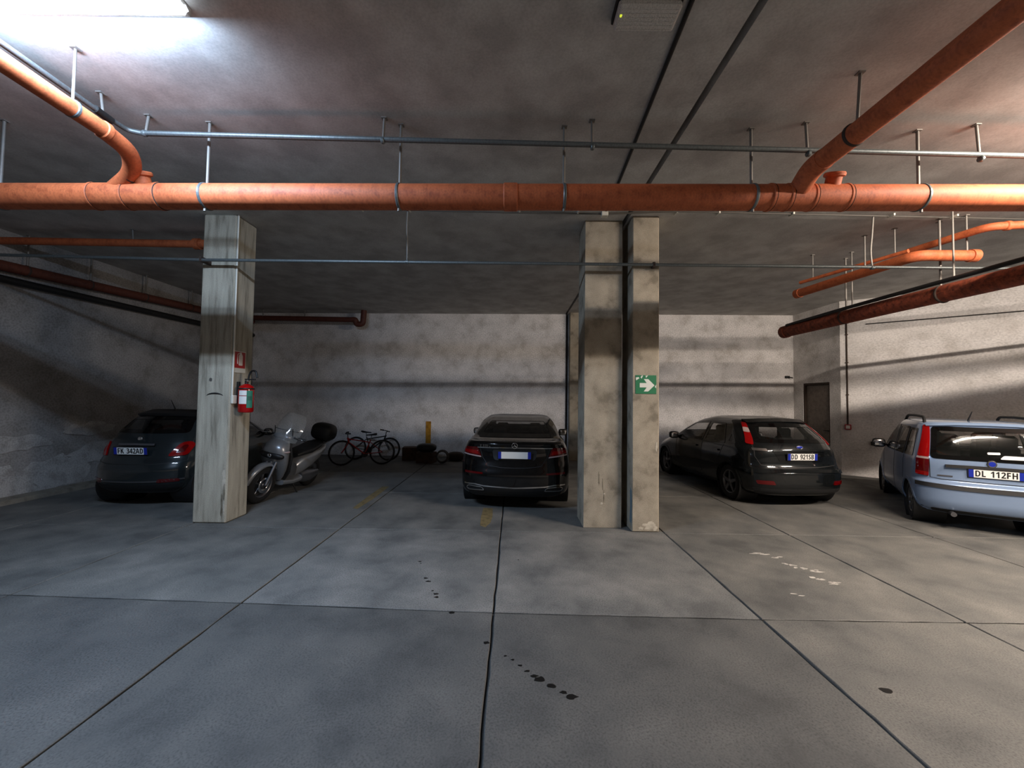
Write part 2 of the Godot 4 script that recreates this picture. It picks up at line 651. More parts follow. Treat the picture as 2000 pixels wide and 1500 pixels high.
	door(dz0, dz1)


func wall_piece(g: G, a: Vector3, b: Vector3, thick: float) -> void:
	var along := (b - a).normalized()
	var back := along.cross(Vector3.UP).normalized()
	if back.z > 0:
		back = -back
	var p := [a, b, b + back * thick, a + back * thick]
	var mid: Vector3 = (a + b) / 2 + back * thick / 2 + Vector3(0, CEIL / 2, 0)
	var up := Vector3(0, CEIL + 0.1, 0)
	for k in 4:
		g.face([p[k], p[(k + 1) % 4], p[(k + 1) % 4] + up, p[k] + up], mid)
	g.face([p[0] + up, p[1] + up, p[2] + up, p[3] + up], mid)
	g.face(p, mid)


func door(d0: float, d1: float) -> void:
	var t := Node3D.new()
	t.name = "door_1"
	t.set_meta("kind", "structure")
	t.set_meta("label", "plain dark metal door in the return wall behind the hatchback")
	add_child(t)
	var grey_door := rough_mat(Color(0.45, 0.41, 0.38), mats.wall.albedo_texture, 1.1, mats.wall.detail_albedo, 0.6, 0.6)
	var g := G.new()
	g.box(Vector3(8.30, 1.14, -(d0 + d1) / 2), Vector3(0.05, 2.24, d1 - d0 - 0.08), 0.004)
	put(g, "leaf", grey_door, t)
	g = G.new()
	for z in [d0 + 0.022, d1 - 0.022]:
		g.box(Vector3(8.28, 1.155, -z), Vector3(0.12, 2.31, 0.04), 0.004)
	g.box(Vector3(8.28, 2.29, -(d0 + d1) / 2), Vector3(0.12, 0.045, d1 - d0 - 0.088), 0.004)
	put(g, "frame", mats.rusty, t)
	g = G.new()
	g.tube(bent([Vector3(8.275, 1.05, -(d0 + 0.12)), Vector3(8.23, 1.05, -(d0 + 0.12)), Vector3(8.23, 1.05, -(d0 + 0.25))], 0.02), 0.011, 8)
	put(g, "handle", mats.black, t)


func pillars() -> void:
	var t := thing("concrete_pillar", "square grey concrete pillar carrying the fire extinguisher", "pillar", Vector3(-4.195, 0, -5.95))
	var g := G.new()
	g.box(Vector3(0, CEIL / 2, 0), Vector3(0.47, CEIL, 0.46), 0.018)
	put(g, "shaft", mats.board, t)
	# dark smears of paint on the face towards the aisle
	g = G.new()
	var arc := []
	for k in 9:
		var a := lerpf(0.25, PI - 0.25, k / 8.0)
		arc.append(Vector3(0.02 - 0.12 * cos(a), 1.755 + 0.045 * sin(a), 0.2305))
	g.tube(arc, [0.002, 0.006, 0.009, 0.011, 0.012, 0.011, 0.008, 0.006, 0.002], 6)
	put(g, "paint_smear", mats.ink, t)
	g = G.new()
	g.extrude(rounded([Vector2(-0.07, 1.97), Vector2(-0.03, 1.96), Vector2(-0.025, 2.01), Vector2(-0.06, 2.02)], 0.02), 0.003, Transform3D(Basis.IDENTITY, Vector3(0, 0, 0.2295)))
	put(g, "paint_smear", mats.cable, t)
	t = thing("concrete_pillar", "wide beige concrete pillar standing next to the black sedan", "pillar", Vector3(1.262, 0, -6.04))
	g = G.new()
	g.box(Vector3(0, CEIL / 2, 0), Vector3(0.53, CEIL, 0.54), 0.004)
	put(g, "shaft", mats.pillar, t)
	t = thing("concrete_pillar", "narrow beige concrete pillar wearing the green arrow sign", "pillar", Vector3(1.812, 0, -5.885))
	g = G.new()
	g.box(Vector3(0, CEIL / 2, 0), Vector3(0.37, CEIL, 0.54), 0.012)
	put(g, "shaft", mats.pillar, t)
	var scuff := func(p: Node3D, c: Vector2, size: Vector2, m: Material, face: Transform3D, sd: int) -> void:
		var rs := RandomNumberGenerator.new()
		rs.seed = sd
		var o := PackedVector2Array()
		for k in 14:
			o.append(c + Vector2(cos(TAU * k / 14.0), sin(TAU * k / 14.0)) * size * (1.0 + rs.randf_range(-0.4, 0.4)))
		var q := G.new()
		q.extrude(o, 0.001 + 0.0006 * (sd % 7), face)
		put(q, "scuff", m, p)
	var front := Transform3D(Basis.IDENTITY, Vector3(0, 0, 0.2695))
	var grime := rough_mat(Color(0.52, 0.49, 0.43), mats.pillar.albedo_texture, 0.6, mats.pillar.detail_albedo, 0.3, 0.95)
	var chip := rough_mat(Color(0.83, 0.80, 0.74), mats.pillar.albedo_texture, 0.6, mats.pillar.detail_albedo, 0.3, 0.95)
	scuff.call(t, Vector2(0.06, 0.09), Vector2(0.09, 0.05), chip, front, 1)
	scuff.call(t, Vector2(0.12, 0.06), Vector2(0.04, 0.04), chip, front, 2)
	scuff.call(t, Vector2(-0.06, 0.05), Vector2(0.03, 0.02), chip, front, 3)
	scuff.call(t, Vector2(0.15, 1.16), Vector2(0.015, 0.06), chip, front, 4)
	var blue := mat(Color(0.34, 0.42, 0.46), 0.8)
	scuff.call(t, Vector2(0.02, 0.28), Vector2(0.05, 0.26), blue, Transform3D(Basis(Vector3.UP, -PI / 2), Vector3(-0.1845, 0, 0.2)), 7)
	var mp := get_node("concrete_pillar_001") as Node3D
	for k in [[-0.05, 0.68, 0.008, 0.10, 8], [0.0, 0.60, 0.006, 0.08, 9], [0.02, 0.42, 0.006, 0.10, 15]]:
		scuff.call(mp, Vector2(k[0], k[1]), Vector2(k[2], k[3]), grime, front, k[4])
	scuff.call(mp, Vector2(0.03, 0.47), Vector2(0.012, 0.014), chip, front, 13)
	scuff.call(mp, Vector2(-0.01, 0.34), Vector2(0.014, 0.014), chip, front, 14)
	var lp := get_node("concrete_pillar") as Node3D
	var lf := Transform3D(Basis.IDENTITY, Vector3(0, 0, 0.2295))
	for k in [[0.19, 0.62, 0.022, 0.14, 21, chip], [0.20, 0.40, 0.012, 0.12, 22, grime], [0.175, 0.22, 0.014, 0.16, 23, grime], [0.205, 0.22, 0.012, 0.1, 24, chip]]:
		scuff.call(lp, Vector2(k[0], k[1]), Vector2(k[2], k[3]), k[5], lf, k[4])


# ---------------------------------------------------------------- pipes under the ceiling
func main_y(x: float) -> float:
	return 3.66 + 0.0103 * (x + 0.5)


func along_main(x: float) -> Vector3:
	return Vector3(x, main_y(x), -3.77)


func ring_on(p: Vector3, dir: Vector3, r: float, w: float, called: String, m: Material, parent: Node3D, lip := 0.004) -> MeshInstance3D:
	var g := G.new()
	var q := Quaternion(Vector3.UP, dir.normalized())
	g.lathe([Vector2(r - 0.02, -w / 2), Vector2(r, -w / 2), Vector2(r + lip, -w / 2 + lip), Vector2(r + lip, w / 2 - lip), Vector2(r, w / 2), Vector2(r - 0.02, w / 2)], Transform3D(Basis(q), p), 28, 100)
	return put(g, called, m, parent)


func rod(a: Vector3, b: Vector3, r: float, called: String, m: Material, parent: Node3D) -> MeshInstance3D:
	var g := G.new()
	g.tube([a, b], r, 8)
	# small mounting plate on the ceiling
	if absf(a.y - CEIL) < 0.02:
		g.box(a - Vector3(0, 0.004, 0), Vector3(0.05, 0.008, 0.05))
	return put(g, called, m, parent)


func pipes() -> void:
	# main drain across the bays
	var t := thing("drain_pipe", "thick orange plastic drain pipe with branches running level across the whole ceiling", "pipe")
	var r := 0.116
	var cuts := [-8.08, -3.94, -3.63, -3.33, -0.06, 2.36, 2.74, 3.06, 8.0, 13.95]
	for i in cuts.size() - 1:
		var g := G.new()
		g.tube([along_main(cuts[i] + 0.002), along_main(cuts[i + 1] - 0.002)], r if i != 1 and i != 2 and i != 5 and i != 6 else r + 0.003, 32)
		put(g, "pipe_section", mats.orange, t)
	var ax := (along_main(1.0) - along_main(0.0)).normalized()
	ring_on(along_main(-0.05), ax, r, 0.13, "socket", mats.orange, t, 0.008)
	for x in [-3.94, -3.63, -3.33, 2.36, 2.52, 2.74, 3.06]:
		ring_on(along_main(x), ax, r + 0.002, 0.03, "socket", mats.orange, t, 0.006)
		ring_on(along_main(x + 0.018), ax, r, 0.008, "seal", mats.rusty, t, 0.006)
	# access caps standing up from the pipe
	for x in [-3.47, 2.93]:
		var g := G.new()
		var tilt := Basis(Vector3.RIGHT, 0.35)
		var p := along_main(x) + Vector3(0, 0.09, 0.03)
		g.lathe([Vector2(0.065, 0), Vector2(0.065, 0.075), Vector2(0.085, 0.085), Vector2(0.088, 0.105), Vector2(0.08, 0.118), Vector2(0.0, 0.122)], Transform3D(tilt, p), 24, 100)
		put(g, "access_cap", mats.orange, t)
	for x in [-4.85, -2.90, -1.09, 0.447, 2.20, 3.76, 5.6]:
		var c := ring_on(along_main(x), ax, r + 0.001, 0.028, "clamp", mats.galv, t, 0.006)
		var g := G.new()
		g.tube([along_main(x) + Vector3(0, -r - 0.03, 0.02), along_main(x) + Vector3(0, -r + 0.005, 0.02)], 0.011, 6)
		put(g, "bolt", mats.rod, c)
		rod(Vector3(x, CEIL, -3.77), along_main(x) + Vector3(0, r - 0.005, 0), 0.013, "hanger_rod", mats.rod, t)
	# branch at one side: comes from behind, swings round and drops into the tee
	var drain := t
	t = part(drain, "branch_pipe", "slim orange branch pipe with a double elbow")
	var g := G.new()
	var pts := [Vector3(-3.25, 3.90, 0.6), Vector3(-3.30, 3.88, -3.20)]
	g.tube(pts, 0.062, 24)
	put(g, "pipe_section", mats.orange, t)
	g = G.new()
	g.tube(bent([Vector3(-3.30, 3.879, -3.17), Vector3(-3.345, 3.872, -3.47), Vector3(-3.50, 3.79, -3.66), Vector3(-3.78, 3.68, -3.76)], 0.13, 8), 0.066, 24)
	put(g, "elbow", mats.orange, t)
	ring_on(Vector3(-3.30, 3.88, -3.19), Vector3(0, 0, 1), 0.064, 0.05, "socket", mats.orange, t, 0.007)
	ring_on(Vector3(-3.54, 3.775, -3.675), Vector3(-0.28, -0.11, -0.1), 0.066, 0.02, "seal", mats.rusty, t, 0.004)
	ring_on(Vector3(-3.295, 3.884, -2.95), Vector3(0, 0, 1), 0.063, 0.025, "clamp", mats.galv, t, 0.005)
	rod(Vector3(-3.295, CEIL, -2.95), Vector3(-3.295, 3.94, -2.95), 0.009, "hanger_rod", mats.rod, t)
	# branch at the other side: fat, straight, into a socket
	t = part(drain, "branch_pipe", "fat straight branch pipe")
	g = G.new()
	g.tube([Vector3(2.60, 3.885, 1.0), Vector3(2.605, 3.845, -3.45)], 0.082, 28)
	put(g, "pipe_section", mats.orange, t)
	g = G.new()
	g.tube(bent([Vector3(2.605, 3.846, -3.40), Vector3(2.605, 3.84, -3.56), Vector3(2.60, 3.70, -3.76)], 0.08), 0.088, 28)
	put(g, "socket", mats.orange, t)
	ring_on(Vector3(2.605, 3.852, -3.10), Vector3(0, 0, 1), 0.084, 0.03, "clamp", mats.rusty, t, 0.006)
	rod(Vector3(2.66, CEIL, -3.1), Vector3(2.63, 3.93, -3.1), 0.011, "hanger_rod", mats.rod, t)
	# steel conduit above and in front of the drain
	t = thing("steel_conduit", "thin grey steel conduit hung above the thick orange drain pipe", "conduit")
	g = G.new()
	var cy := func(x: float) -> float: return 4.092 - 0.0195 * x
	g.tube([Vector3(-3.42, cy.call(-3.42), -3.65), Vector3(13.9, cy.call(4.5) - 0.1, -3.65)], 0.023, 12)
	put(g, "tube", mats.galv, t)
	g = G.new()
	g.tube(bent([Vector3(-3.42, 4.16, -3.65), Vector3(-3.53, 4.165, -3.62), Vector3(-3.52, 4.15, -3.40), Vector3(-3.47, 4.14, 0.8)], 0.06), 0.021, 12)
	put(g, "tube", mats.galv, t)
	g = G.new()
	g.tube([Vector3(-3.53, 4.15, -3.47), Vector3(-3.52, 4.15, -3.32)], 0.032, 10)
	put(g, "coupling", mats.black_pipe, t)
	for x in [-3.40, -1.22, 0.69, 2.65, 4.21, 6.1]:
		var y: float = cy.call(x)
		ring_on(Vector3(x, y, -3.65), Vector3.RIGHT, 0.023, 0.03, "clip", mats.galv, t, 0.006)
		rod(Vector3(x, CEIL, -3.68), Vector3(x, y + 0.015, -3.66), 0.012, "hanger_rod", mats.rod, t)
	rod(Vector3(-3.56, CEIL, -3.40), Vector3(-3.53, 4.16, -3.40), 0.011, "hanger_rod", mats.rod, t)
	# second conduit in front of the pillars
	t = thing("steel_conduit", "thin grey steel conduit clipped across the fronts of the concrete pillars", "conduit")
	g = G.new()
	g.tube([Vector3(-8.08, 3.675, -5.55), Vector3(-4.3, 3.628, -5.55), Vector3(13.6, 3.655, -5.55)], 0.021, 12)
	put(g, "tube", mats.galv, t)
	for x in [-1.48, 4.88]:
		ring_on(Vector3(x, 3.634, -5.55), Vector3.RIGHT, 0.021, 0.05, "clip", mats.galv, t, 0.006)
		g = G.new()
		g.tube(bent([Vector3(x, CEIL, -5.52), Vector3(x - 0.01, 4.1, -5.53), Vector3(x - (0.03 if x > 0 else 0.0), 3.85, -5.54), Vector3(x, 3.645, -5.55)], 0.1), 0.011, 8)
		put(g, "hanger_rod", mats.rod, t)
	for x in [-4.31, 1.90]:
		g = G.new()
		var zf := -5.72 if x < 0 else -5.616
		g.box(Vector3(x, 3.636, (zf - 5.53) / 2), Vector3(0.03, 0.07, absf(zf + 5.53) + 0.002))
		put(g, "bracket", mats.rusty, t)
	# cable clipped to the ceiling behind the drain
	t = thing("ceiling_cable", "thin pale cable clipped straight across the ceiling behind the orange drain", "cable")
	var cp := [Vector3(-3.9, CEIL - 0.012, -5.47), Vector3(-1.5, CEIL - 0.013, -5.49), Vector3(-0.2, CEIL - 0.03, -5.5), Vector3(1.2, CEIL - 0.02, -5.53), Vector3(2.2, CEIL - 0.015, -5.44), Vector3(4.8, CEIL - 0.014, -5.5), Vector3(7.0, CEIL - 0.012, -5.55), Vector3(11.0, CEIL - 0.012, -5.6)]
	g = G.new()
	g.tube(cp, 0.010, 8)
	put(g, "cord", mats.cable, t)
	for x in [-2.1, -1.45, 0.05, 0.85, 2.18, 2.75, 3.75, 5.1, 5.95]:
		g = G.new()
		g.box(Vector3(x, CEIL - 0.014, -5.49), Vector3(0.022, 0.03, 0.1), 0.003)
		put(g, "clip", mats.white_plastic, t)
	g = G.new()
	g.box(Vector3(1.215, CEIL - 0.028, -5.53), Vector3(0.09, 0.056, 0.09), 0.006)
	put(g, "junction_box", mats.white_plastic, t)
	# surface conduit from the junction box towards the emergency light
	t = thing("ceiling_conduit", "black surface conduit running along the ceiling to the emergency light", "conduit")
	g = G.new()
	g.tube([Vector3(1.215, CEIL - 0.018, -5.42), Vector3(1.20, CEIL - 0.018, -4.67), Vector3(1.09, CEIL - 0.018, -2.2)], 0.017, 10)
	put(g, "tube", mats.black_pipe, t)
	g = G.new()
	g.box(Vector3(1.13, CEIL - 0.03, -2.42), Vector3(0.11, 0.06, 0.11), 0.006)
	put(g, "junction_box", mats.cable, t)
	# small drain behind the pillar, with a socket end
	t = thing("drain_pipe", "short slim orange drain under the ceiling ending beside the extinguisher pillar", "pipe")
	g = G.new()
	g.tube([Vector3(-8.08, 4.15, -6.32), Vector3(-4.95, 4.135, -6.32)], 0.057, 20)
	put(g, "pipe_section", mats.orange, t)
	g = G.new()
	g.tube([Vector3(-5.02, 4.135, -6.32), Vector3(-4.93, 4.135, -6.32)], 0.085, 20)
	put(g, "socket", mats.orange, t)
	g = G.new()
	g.tube(bent([Vector3(-4.96, 4.135, -6.32), Vector3(-4.80, 4.135, -6.32), Vector3(-4.72, CEIL, -6.40)], 0.06), 0.066, 20)
	put(g, "elbow", mats.orange, t)
	rod(Vector3(-5.99, CEIL, -6.3), Vector3(-5.99, 4.18, -6.32), 0.012, "hanger_rod", mats.rod, t)
	# pipes along the side wall
	t = thing("wall_pipe", "dark red drain pipe running along the side wall above the black one", "pipe")
	g = G.new()
	g.tube([Vector3(-7.99, 3.55, -3.0), Vector3(-7.99, 3.745, -6.27), Vector3(-7.99, 4.03, -12.4)], 0.085, 20)
	put(g, "pipe_section", mats.brown_pipe, t)
	for q in [[7.6, 3.81], [8.75, 3.86], [10.0, 3.92], [11.6, 3.99], [6.6, 3.76]]:
		rod(Vector3(-7.97, CEIL, -q[0]), Vector3(-7.97, q[1] + 0.06, -q[0]), 0.014, "hanger_rod", mats.rod, t)
		ring_on(Vector3(-7.99, q[1], -q[0]), Vector3(0, 0.045, -1), 0.086, 0.03, "clamp", mats.rusty, t, 0.006)
	t = thing("wall_pipe", "black pipe running along the side wall just below the dark red drain", "pipe")
	g = G.new()
	g.tube([Vector3(-8.02, 3.46, -3.0), Vector3(-8.02, 3.547, -6.28), Vector3(-8.02, 3.62, -12.5)], 0.06, 16)
	put(g, "tube", mats.black_pipe, t)
	# drain along the rear wall with a trap
	t = thing("wall_pipe", "brown drain pipe with a trap at its end high on the rear wall", "pipe")
	g = G.new()
	g.tube([Vector3(-8.0, 4.10, -12.18), Vector3(-4.78, 4.065, -12.1)], 0.075, 20)
	put(g, "pipe_section", mats.brown_pipe, t)
	g = G.new()
	g.tube(bent([Vector3(-4.82, 4.065, -12.1), Vector3(-4.72, 4.065, -12.1), Vector3(-4.70, 3.93, -12.1), Vector3(-4.50, 3.93, -12.1), Vector3(-4.48, CEIL, -12.1)], 0.12, 6), 0.082, 20)
	put(g, "trap", mats.brown_pipe, t)
	for x in [-7.5, -6.25]:
		rod(Vector3(x, CEIL, -12.12), Vector3(x, 4.12, -12.12), 0.014, "hanger_rod", mats.rod, t)
	# long drain on the other side, running away to the corner
	t = part(drain, "branch_pipe", "long branch pipe with a capped end")
	g = G.new()
	g.tube([Vector3(5.97, 3.31, -4.2), Vector3(5.85, 3.30, -6.4), Vector3(5.80, 3.285, -8.7)], 0.118, 28)
	put(g, "pipe_section", mats.shaded_grimy_orange, t)
	g = G.new()
	g.tube([Vector3(5.80, 3.285, -8.66), Vector3(5.795, 3.284, -8.78)], 0.13, 28)
	put(g, "end_cap", mats.shaded_grimy_orange, t)
	g = G.new()
	g.tube(bent([Vector3(5.97, 3.31, -4.25), Vector3(5.98, 3.315, -3.95), Vector3(5.98, 3.68, -3.77)], 0.15), 0.122, 24)
	put(g, "elbow", mats.orange, t)
	for d in [5.6, 7.2]:
		rod(Vector3(5.86, CEIL, -d), Vector3(5.86, 3.40, -d), 0.014, "hanger_rod", mats.rod, t)
		ring_on(Vector3(5.885 if d < 6 else 5.83, 3.297, -d), Vector3(0, 0, 1), 0.12, 0.03, "clamp", mats.rusty, t, 0.006)
	g = G.new()
	g.tube([Vector3(5.69, 3.42, -3.95), Vector3(5.72, 3.42, -7.0), Vector3(5.74, 3.40, -8.6)], 0.03, 12)
	put(g, "black_conduit", mats.black_pipe, t)
	for d in [6.9, 5.3]:
		rod(Vector3(5.72, CEIL, -d), Vector3(5.72, 3.44, -d), 0.011, "hanger_rod", mats.rod, t)
	# pair of red-orange pipes meeting in an elbow
	t = thing("drain_pipe", "bright red-orange drain with a swept elbow under the ceiling", "pipe")
	g = G.new()
	g.tube(bent([Vector3(5.21, 3.78, -7.45), Vector3(5.42, 3.785, -5.48), Vector3(6.18, 3.79, -5.48)], 0.16, 8), 0.072, 24)
	put(g, "pipe_section", mats.orange, t)
	g = G.new()
	g.tube([Vector3(5.215, 3.78, -7.42), Vector3(5.205, 3.78, -7.52)], 0.082, 24)
	put(g, "socket", mats.orange, t)
	g = G.new()
	g.tube([Vector3(6.13, 3.79, -5.48), Vector3(6.22, 3.79, -5.48)], 0.084, 24)
	put(g, "end_cap", mats.orange, t)
	rod(Vector3(5.343, CEIL, -6.2), Vector3(5.343, 3.85, -6.2), 0.011, "hanger_rod", mats.rod, t)
	rod(Vector3(6.1, CEIL, -5.48), Vector3(6.1, 3.86, -5.48), 0.011, "hanger_rod", mats.rod, t)
	t = thing("drain_pipe", "thin red-orange pipe lying just above the swept elbow drain", "pipe")
	g = G.new()
	g.tube([Vector3(5.10, 3.92, -7.27), Vector3(5.60, 3.96, -5.78)], 0.028, 14)
	put(g, "pipe_section", mats.orange, t)
	rod(Vector3(5.17, CEIL, -7.05), Vector3(5.17, 3.94, -7.05), 0.009, "hanger_rod", mats.rod, t)
	rod(Vector3(5.55, CEIL, -5.93), Vector3(5.55, 3.97, -5.93), 0.009, "hanger_rod", mats.rod, t)
	t = thing("drain_pipe", "orange pipe with a bend close under the ceiling near the frame edge", "pipe")
	g = G.new()
	g.tube(bent([Vector3(5.90, 4.06, -6.1), Vector3(6.05, 4.06, -5.18), Vector3(7.6, 4.07, -4.95)], 0.14, 8), 0.05, 20)
	put(g, "pipe_section", mats.orange, t)
	ring_on(Vector3(6.25, 4.061, -5.15), Vector3(1, 0, 0.15), 0.05, 0.06, "socket", mats.orange, t, 0.01)
	rod(Vector3(5.96, CEIL, -5.7), Vector3(5.96, 4.09, -5.7), 0.011, "hanger_rod", mats.rod, t)
	rod(Vector3(7.0, CEIL, -5.04), Vector3(7.0, 4.1, -5.04), 0.011, "hanger_rod", mats.rod, t)
	t = thing("wall_cable", "thin dark cable running level along the slanting wall", "cable")
	g = G.new()
	var w0 := Vector3(8.21, 0, -10.3)
	var along := Vector3(5.89, 0, 4.42).normalized()
	var off := Vector3(-0.6, 0, 0.8) * 0.012
	g.tube([w0 + along * 0.5 + Vector3(0, 3.72, 0) + off, w0 + along * 6.0 + Vector3(0, 3.78, 0) + off], 0.012, 8)
	put(g, "cord", mats.black_pipe, t)


# ---------------------------------------------------------------- cars
# A body is a stack of plan outlines. Each row: height, z of tail, z of nose, half width, depth and exponent of the tail's
# corners, depth and exponent of the nose's corners. z runs forward from the tail; in the scene forward is -z.
class Shape:
	var rows := []
	var length := 4.0
	var taper := 0.05

	func row(s: float) -> Array:
		var n := rows.size()
		var i := clampi(int(floor(s)), 0, n - 2)
		var t := s - i
		var out := []
		for c in 8:
			var p1: float = rows[i][c]
			var p2: float = rows[i + 1][c]
			var d: float = p2 - p1
			var d0: float = p1 - rows[i - 1][c] if i > 0 else d
			var d2: float = rows[i + 2][c] - p2 if i < n - 2 else d
			var m1: float = 2.0 * d * d0 / (d + d0) if d * d0 > 0.0 else 0.0
			var m2: float = 2.0 * d * d2 / (d + d2) if d * d2 > 0.0 else 0.0
			var t2 := t * t
			var t3 := t2 * t
			out.append(p1 * (2 * t3 - 3 * t2 + 1) + m1 * (t3 - 2 * t2 + t) + p2 * (3 * t2 - 2 * t3) + m2 * (t3 - t2))
		return out

	var table := []
	var known := {}

	func at_height(y: float) -> Array:
		if known.has(y):
			return known[y]
		if table.is_empty():
			for k in (rows.size() - 1) * 24 + 1:
				table.append(row(k / 24.0))
		var lo := 0
		var hi := table.size() - 1
		while hi - lo > 1:
			var m := (lo + hi) / 2
			if table[m][0] < y:
				lo = m
			else:
				hi = m
		var t := clampf((y - table[lo][0]) / maxf(table[hi][0] - table[lo][0], 1e-6), 0.0, 1.0)
		var out := []
		for c in 8:
			out.append(lerpf(table[lo][c], table[hi][c], t))
		known[y] = out
		return out

	func plan(z: float) -> float:
		return 1.0 - taper * pow(absf(2.0 * z / length - 1.0), 3.0)

	func rear(x: float, y: float) -> Vector3:
		var r := at_height(y)
		var z: float = r[1]
		for k in 3:
			var f: float = minf(absf(x) / (r[3] * plan(z)), 1.0)
			z = r[1] + r[4] * (1.0 - pow(1.0 - pow(f, r[5]), 1.0 / r[5]))
		return Vector3(x, y, -z)

	func front(x: float, y: float) -> Vector3:
		var r := at_height(y)
		var z: float = r[2]
		for k in 3:
			var f: float = minf(absf(x) / (r[3] * plan(z)), 1.0)
			z = r[2] - r[6] * (1.0 - pow(1.0 - pow(f, r[7]), 1.0 / r[7]))
		return Vector3(x, y, -z)

	func side(sg: float, z: float, y: float) -> Vector3:
		var r := at_height(y)
		var f := 1.0
		if z < r[1] + r[4]:
			f = pow(1.0 - pow(clampf((r[1] + r[4] - z) / r[4], 0, 1), r[5]), 1.0 / r[5])
		elif z > r[2] - r[6]:
			f = pow(1.0 - pow(clampf((z - r[2] + r[6]) / r[6], 0, 1), r[7]), 1.0 / r[7])
		return Vector3(sg * r[3] * plan(z) * f, y, -z)

	# kind 0 tail, 2 nose, 1 and -1 the flanks; p is (x, y) or (z, y)
	func fit(kind: int, p: Vector2) -> Vector3:
		if kind == 0:
			return rear(p.x, p.y)
		if kind == 2:
			return front(p.x, p.y)
		return side(kind, p.x, p.y)

	func normal(kind: int, p: Vector2) -> Vector3:
		var e := 0.004
		var n := (fit(kind, p + Vector2(e, 0)) - fit(kind, p - Vector2(e, 0))).cross(fit(kind, p + Vector2(0, e)) - fit(kind, p - Vector2(0, e))).normalized()
		var way := Vector3(0, 0.3, 1) if kind == 0 else (Vector3(0, 0.3, -1) if kind == 2 else Vector3(kind, 0.1, 0))
		return n if n.dot(way) > 0 else -n


func patch(g: G, sh: Shape, kind: int, poly: PackedVector2Array, off: float, thick: float, fine := 0.07) -> void:
	var o := poly.duplicate()
	var tris := Geometry2D.triangulate_polygon(o)
	var longest := 0.0
	for i in range(0, tris.size(), 3):
		for k in 3:
			longest = maxf(longest, o[tris[i + k]].distance_to(o[tris[i + (k + 1) % 3]]))
	var n := clampi(int(ceil(longest / fine)), 1, 12)
	var cache := {}
	var lift := func(p: Vector2) -> Array:
		var key := Vector2i((p * 20000.0).round())
		if not cache.has(key):
			cache[key] = [sh.fit(kind, p), sh.normal(kind, p)]
		return cache[key]
	for i in range(0, tris.size(), 3):
		var a := o[tris[i]]
		var b := o[tris[i + 1]]
		var c := o[tris[i + 2]]
		for u in n:
			for v in n - u:
				var q := [a + (b - a) * u / n + (c - a) * v / n, a + (b - a) * (u + 1) / n + (c - a) * v / n, a + (b - a) * u / n + (c - a) * (v + 1) / n, a + (b - a) * (u + 1) / n + (c - a) * (v + 1) / n]
				for k in ([[0, 1, 2], [1, 3, 2]] if u + v < n - 1 else [[0, 1, 2]]):
					var P := []
					var nn := Vector3.ZERO
					for m in k:
						var w: Array = lift.call(q[m])
						P.append(w[0] + w[1] * off)
						nn += w[1]
					if (P[1] - P[0]).cross(P[2] - P[0]).dot(nn) < 0:
						g.tri(P[0], P[2], P[1], 1)
					else:
						g.tri(P[0], P[1], P[2], 1)
	if thick <= 0.0:
		return
	var mid := Vector2.ZERO
	for p in o:
		mid += p / o.size()
	for i in o.size():
		for m in n:
			var p := o[i].lerp(o[(i + 1) % o.size()], float(m) / n)
			var q := o[i].lerp(o[(i + 1) % o.size()], float(m + 1) / n)
			var w: Array = lift.call(p)
			var v: Array = lift.call(q)
			g.quad(w[0] + w[1] * off, v[0] + v[1] * off, v[0] + v[1] * (off - thick), w[0] + w[1] * (off - thick))


# a band between two outlines of the same count
func band(g: G, sh: Shape, kind: int, outer: PackedVector2Array, inner: PackedVector2Array, off: float, thick := 0.0, closed := true, div := 3) -> void:
	var n := outer.size()
	for i in (n if closed else n - 1):
		var j := (i + 1) % n
		div = clampi(int(ceil(outer[i].distance_to(outer[j]) / 0.045)), 1, 40)
		for m in div:
			var t0 := float(m) / div
			var t1 := float(m + 1) / div
			var P := []
			var N := []
			for q in [outer[i].lerp(outer[j], t0), outer[i].lerp(outer[j], t1), inner[i].lerp(inner[j], t1), inner[i].lerp(inner[j], t0)]:
				var nn := sh.normal(kind, q)
				P.append(sh.fit(kind, q) + nn * off)
				N.append(nn)
			if (P[1] - P[0]).cross(P[2] - P[0]).dot(N[0]) < 0:
				g.quad(P[3], P[2], P[1], P[0], 1)
			else:
				g.quad(P[0], P[1], P[2], P[3], 1)
			if thick > 0.0:
				g.quad(P[0], P[1], P[1] - N[1] * thick, P[0] - N[0] * thick)
				g.quad(P[2], P[3], P[3] - N[3] * thick, P[2] - N[2] * thick)


# a strip of given width along a line on the body
func strip(g: G, sh: Shape, kind: int, line: Array, width: float, off: float, thick := 0.004) -> void:
	var a := PackedVector2Array()
	var b := PackedVector2Array()
	for i in line.size():
		var d: Vector2 = (line[mini(i + 1, line.size() - 1)] - line[maxi(i - 1, 0)]).normalized().orthogonal() * width / 2
		a.append(line[i] + d)
		b.append(line[i] - d)
	band(g, sh, kind, a, b, off, thick, false, 6)


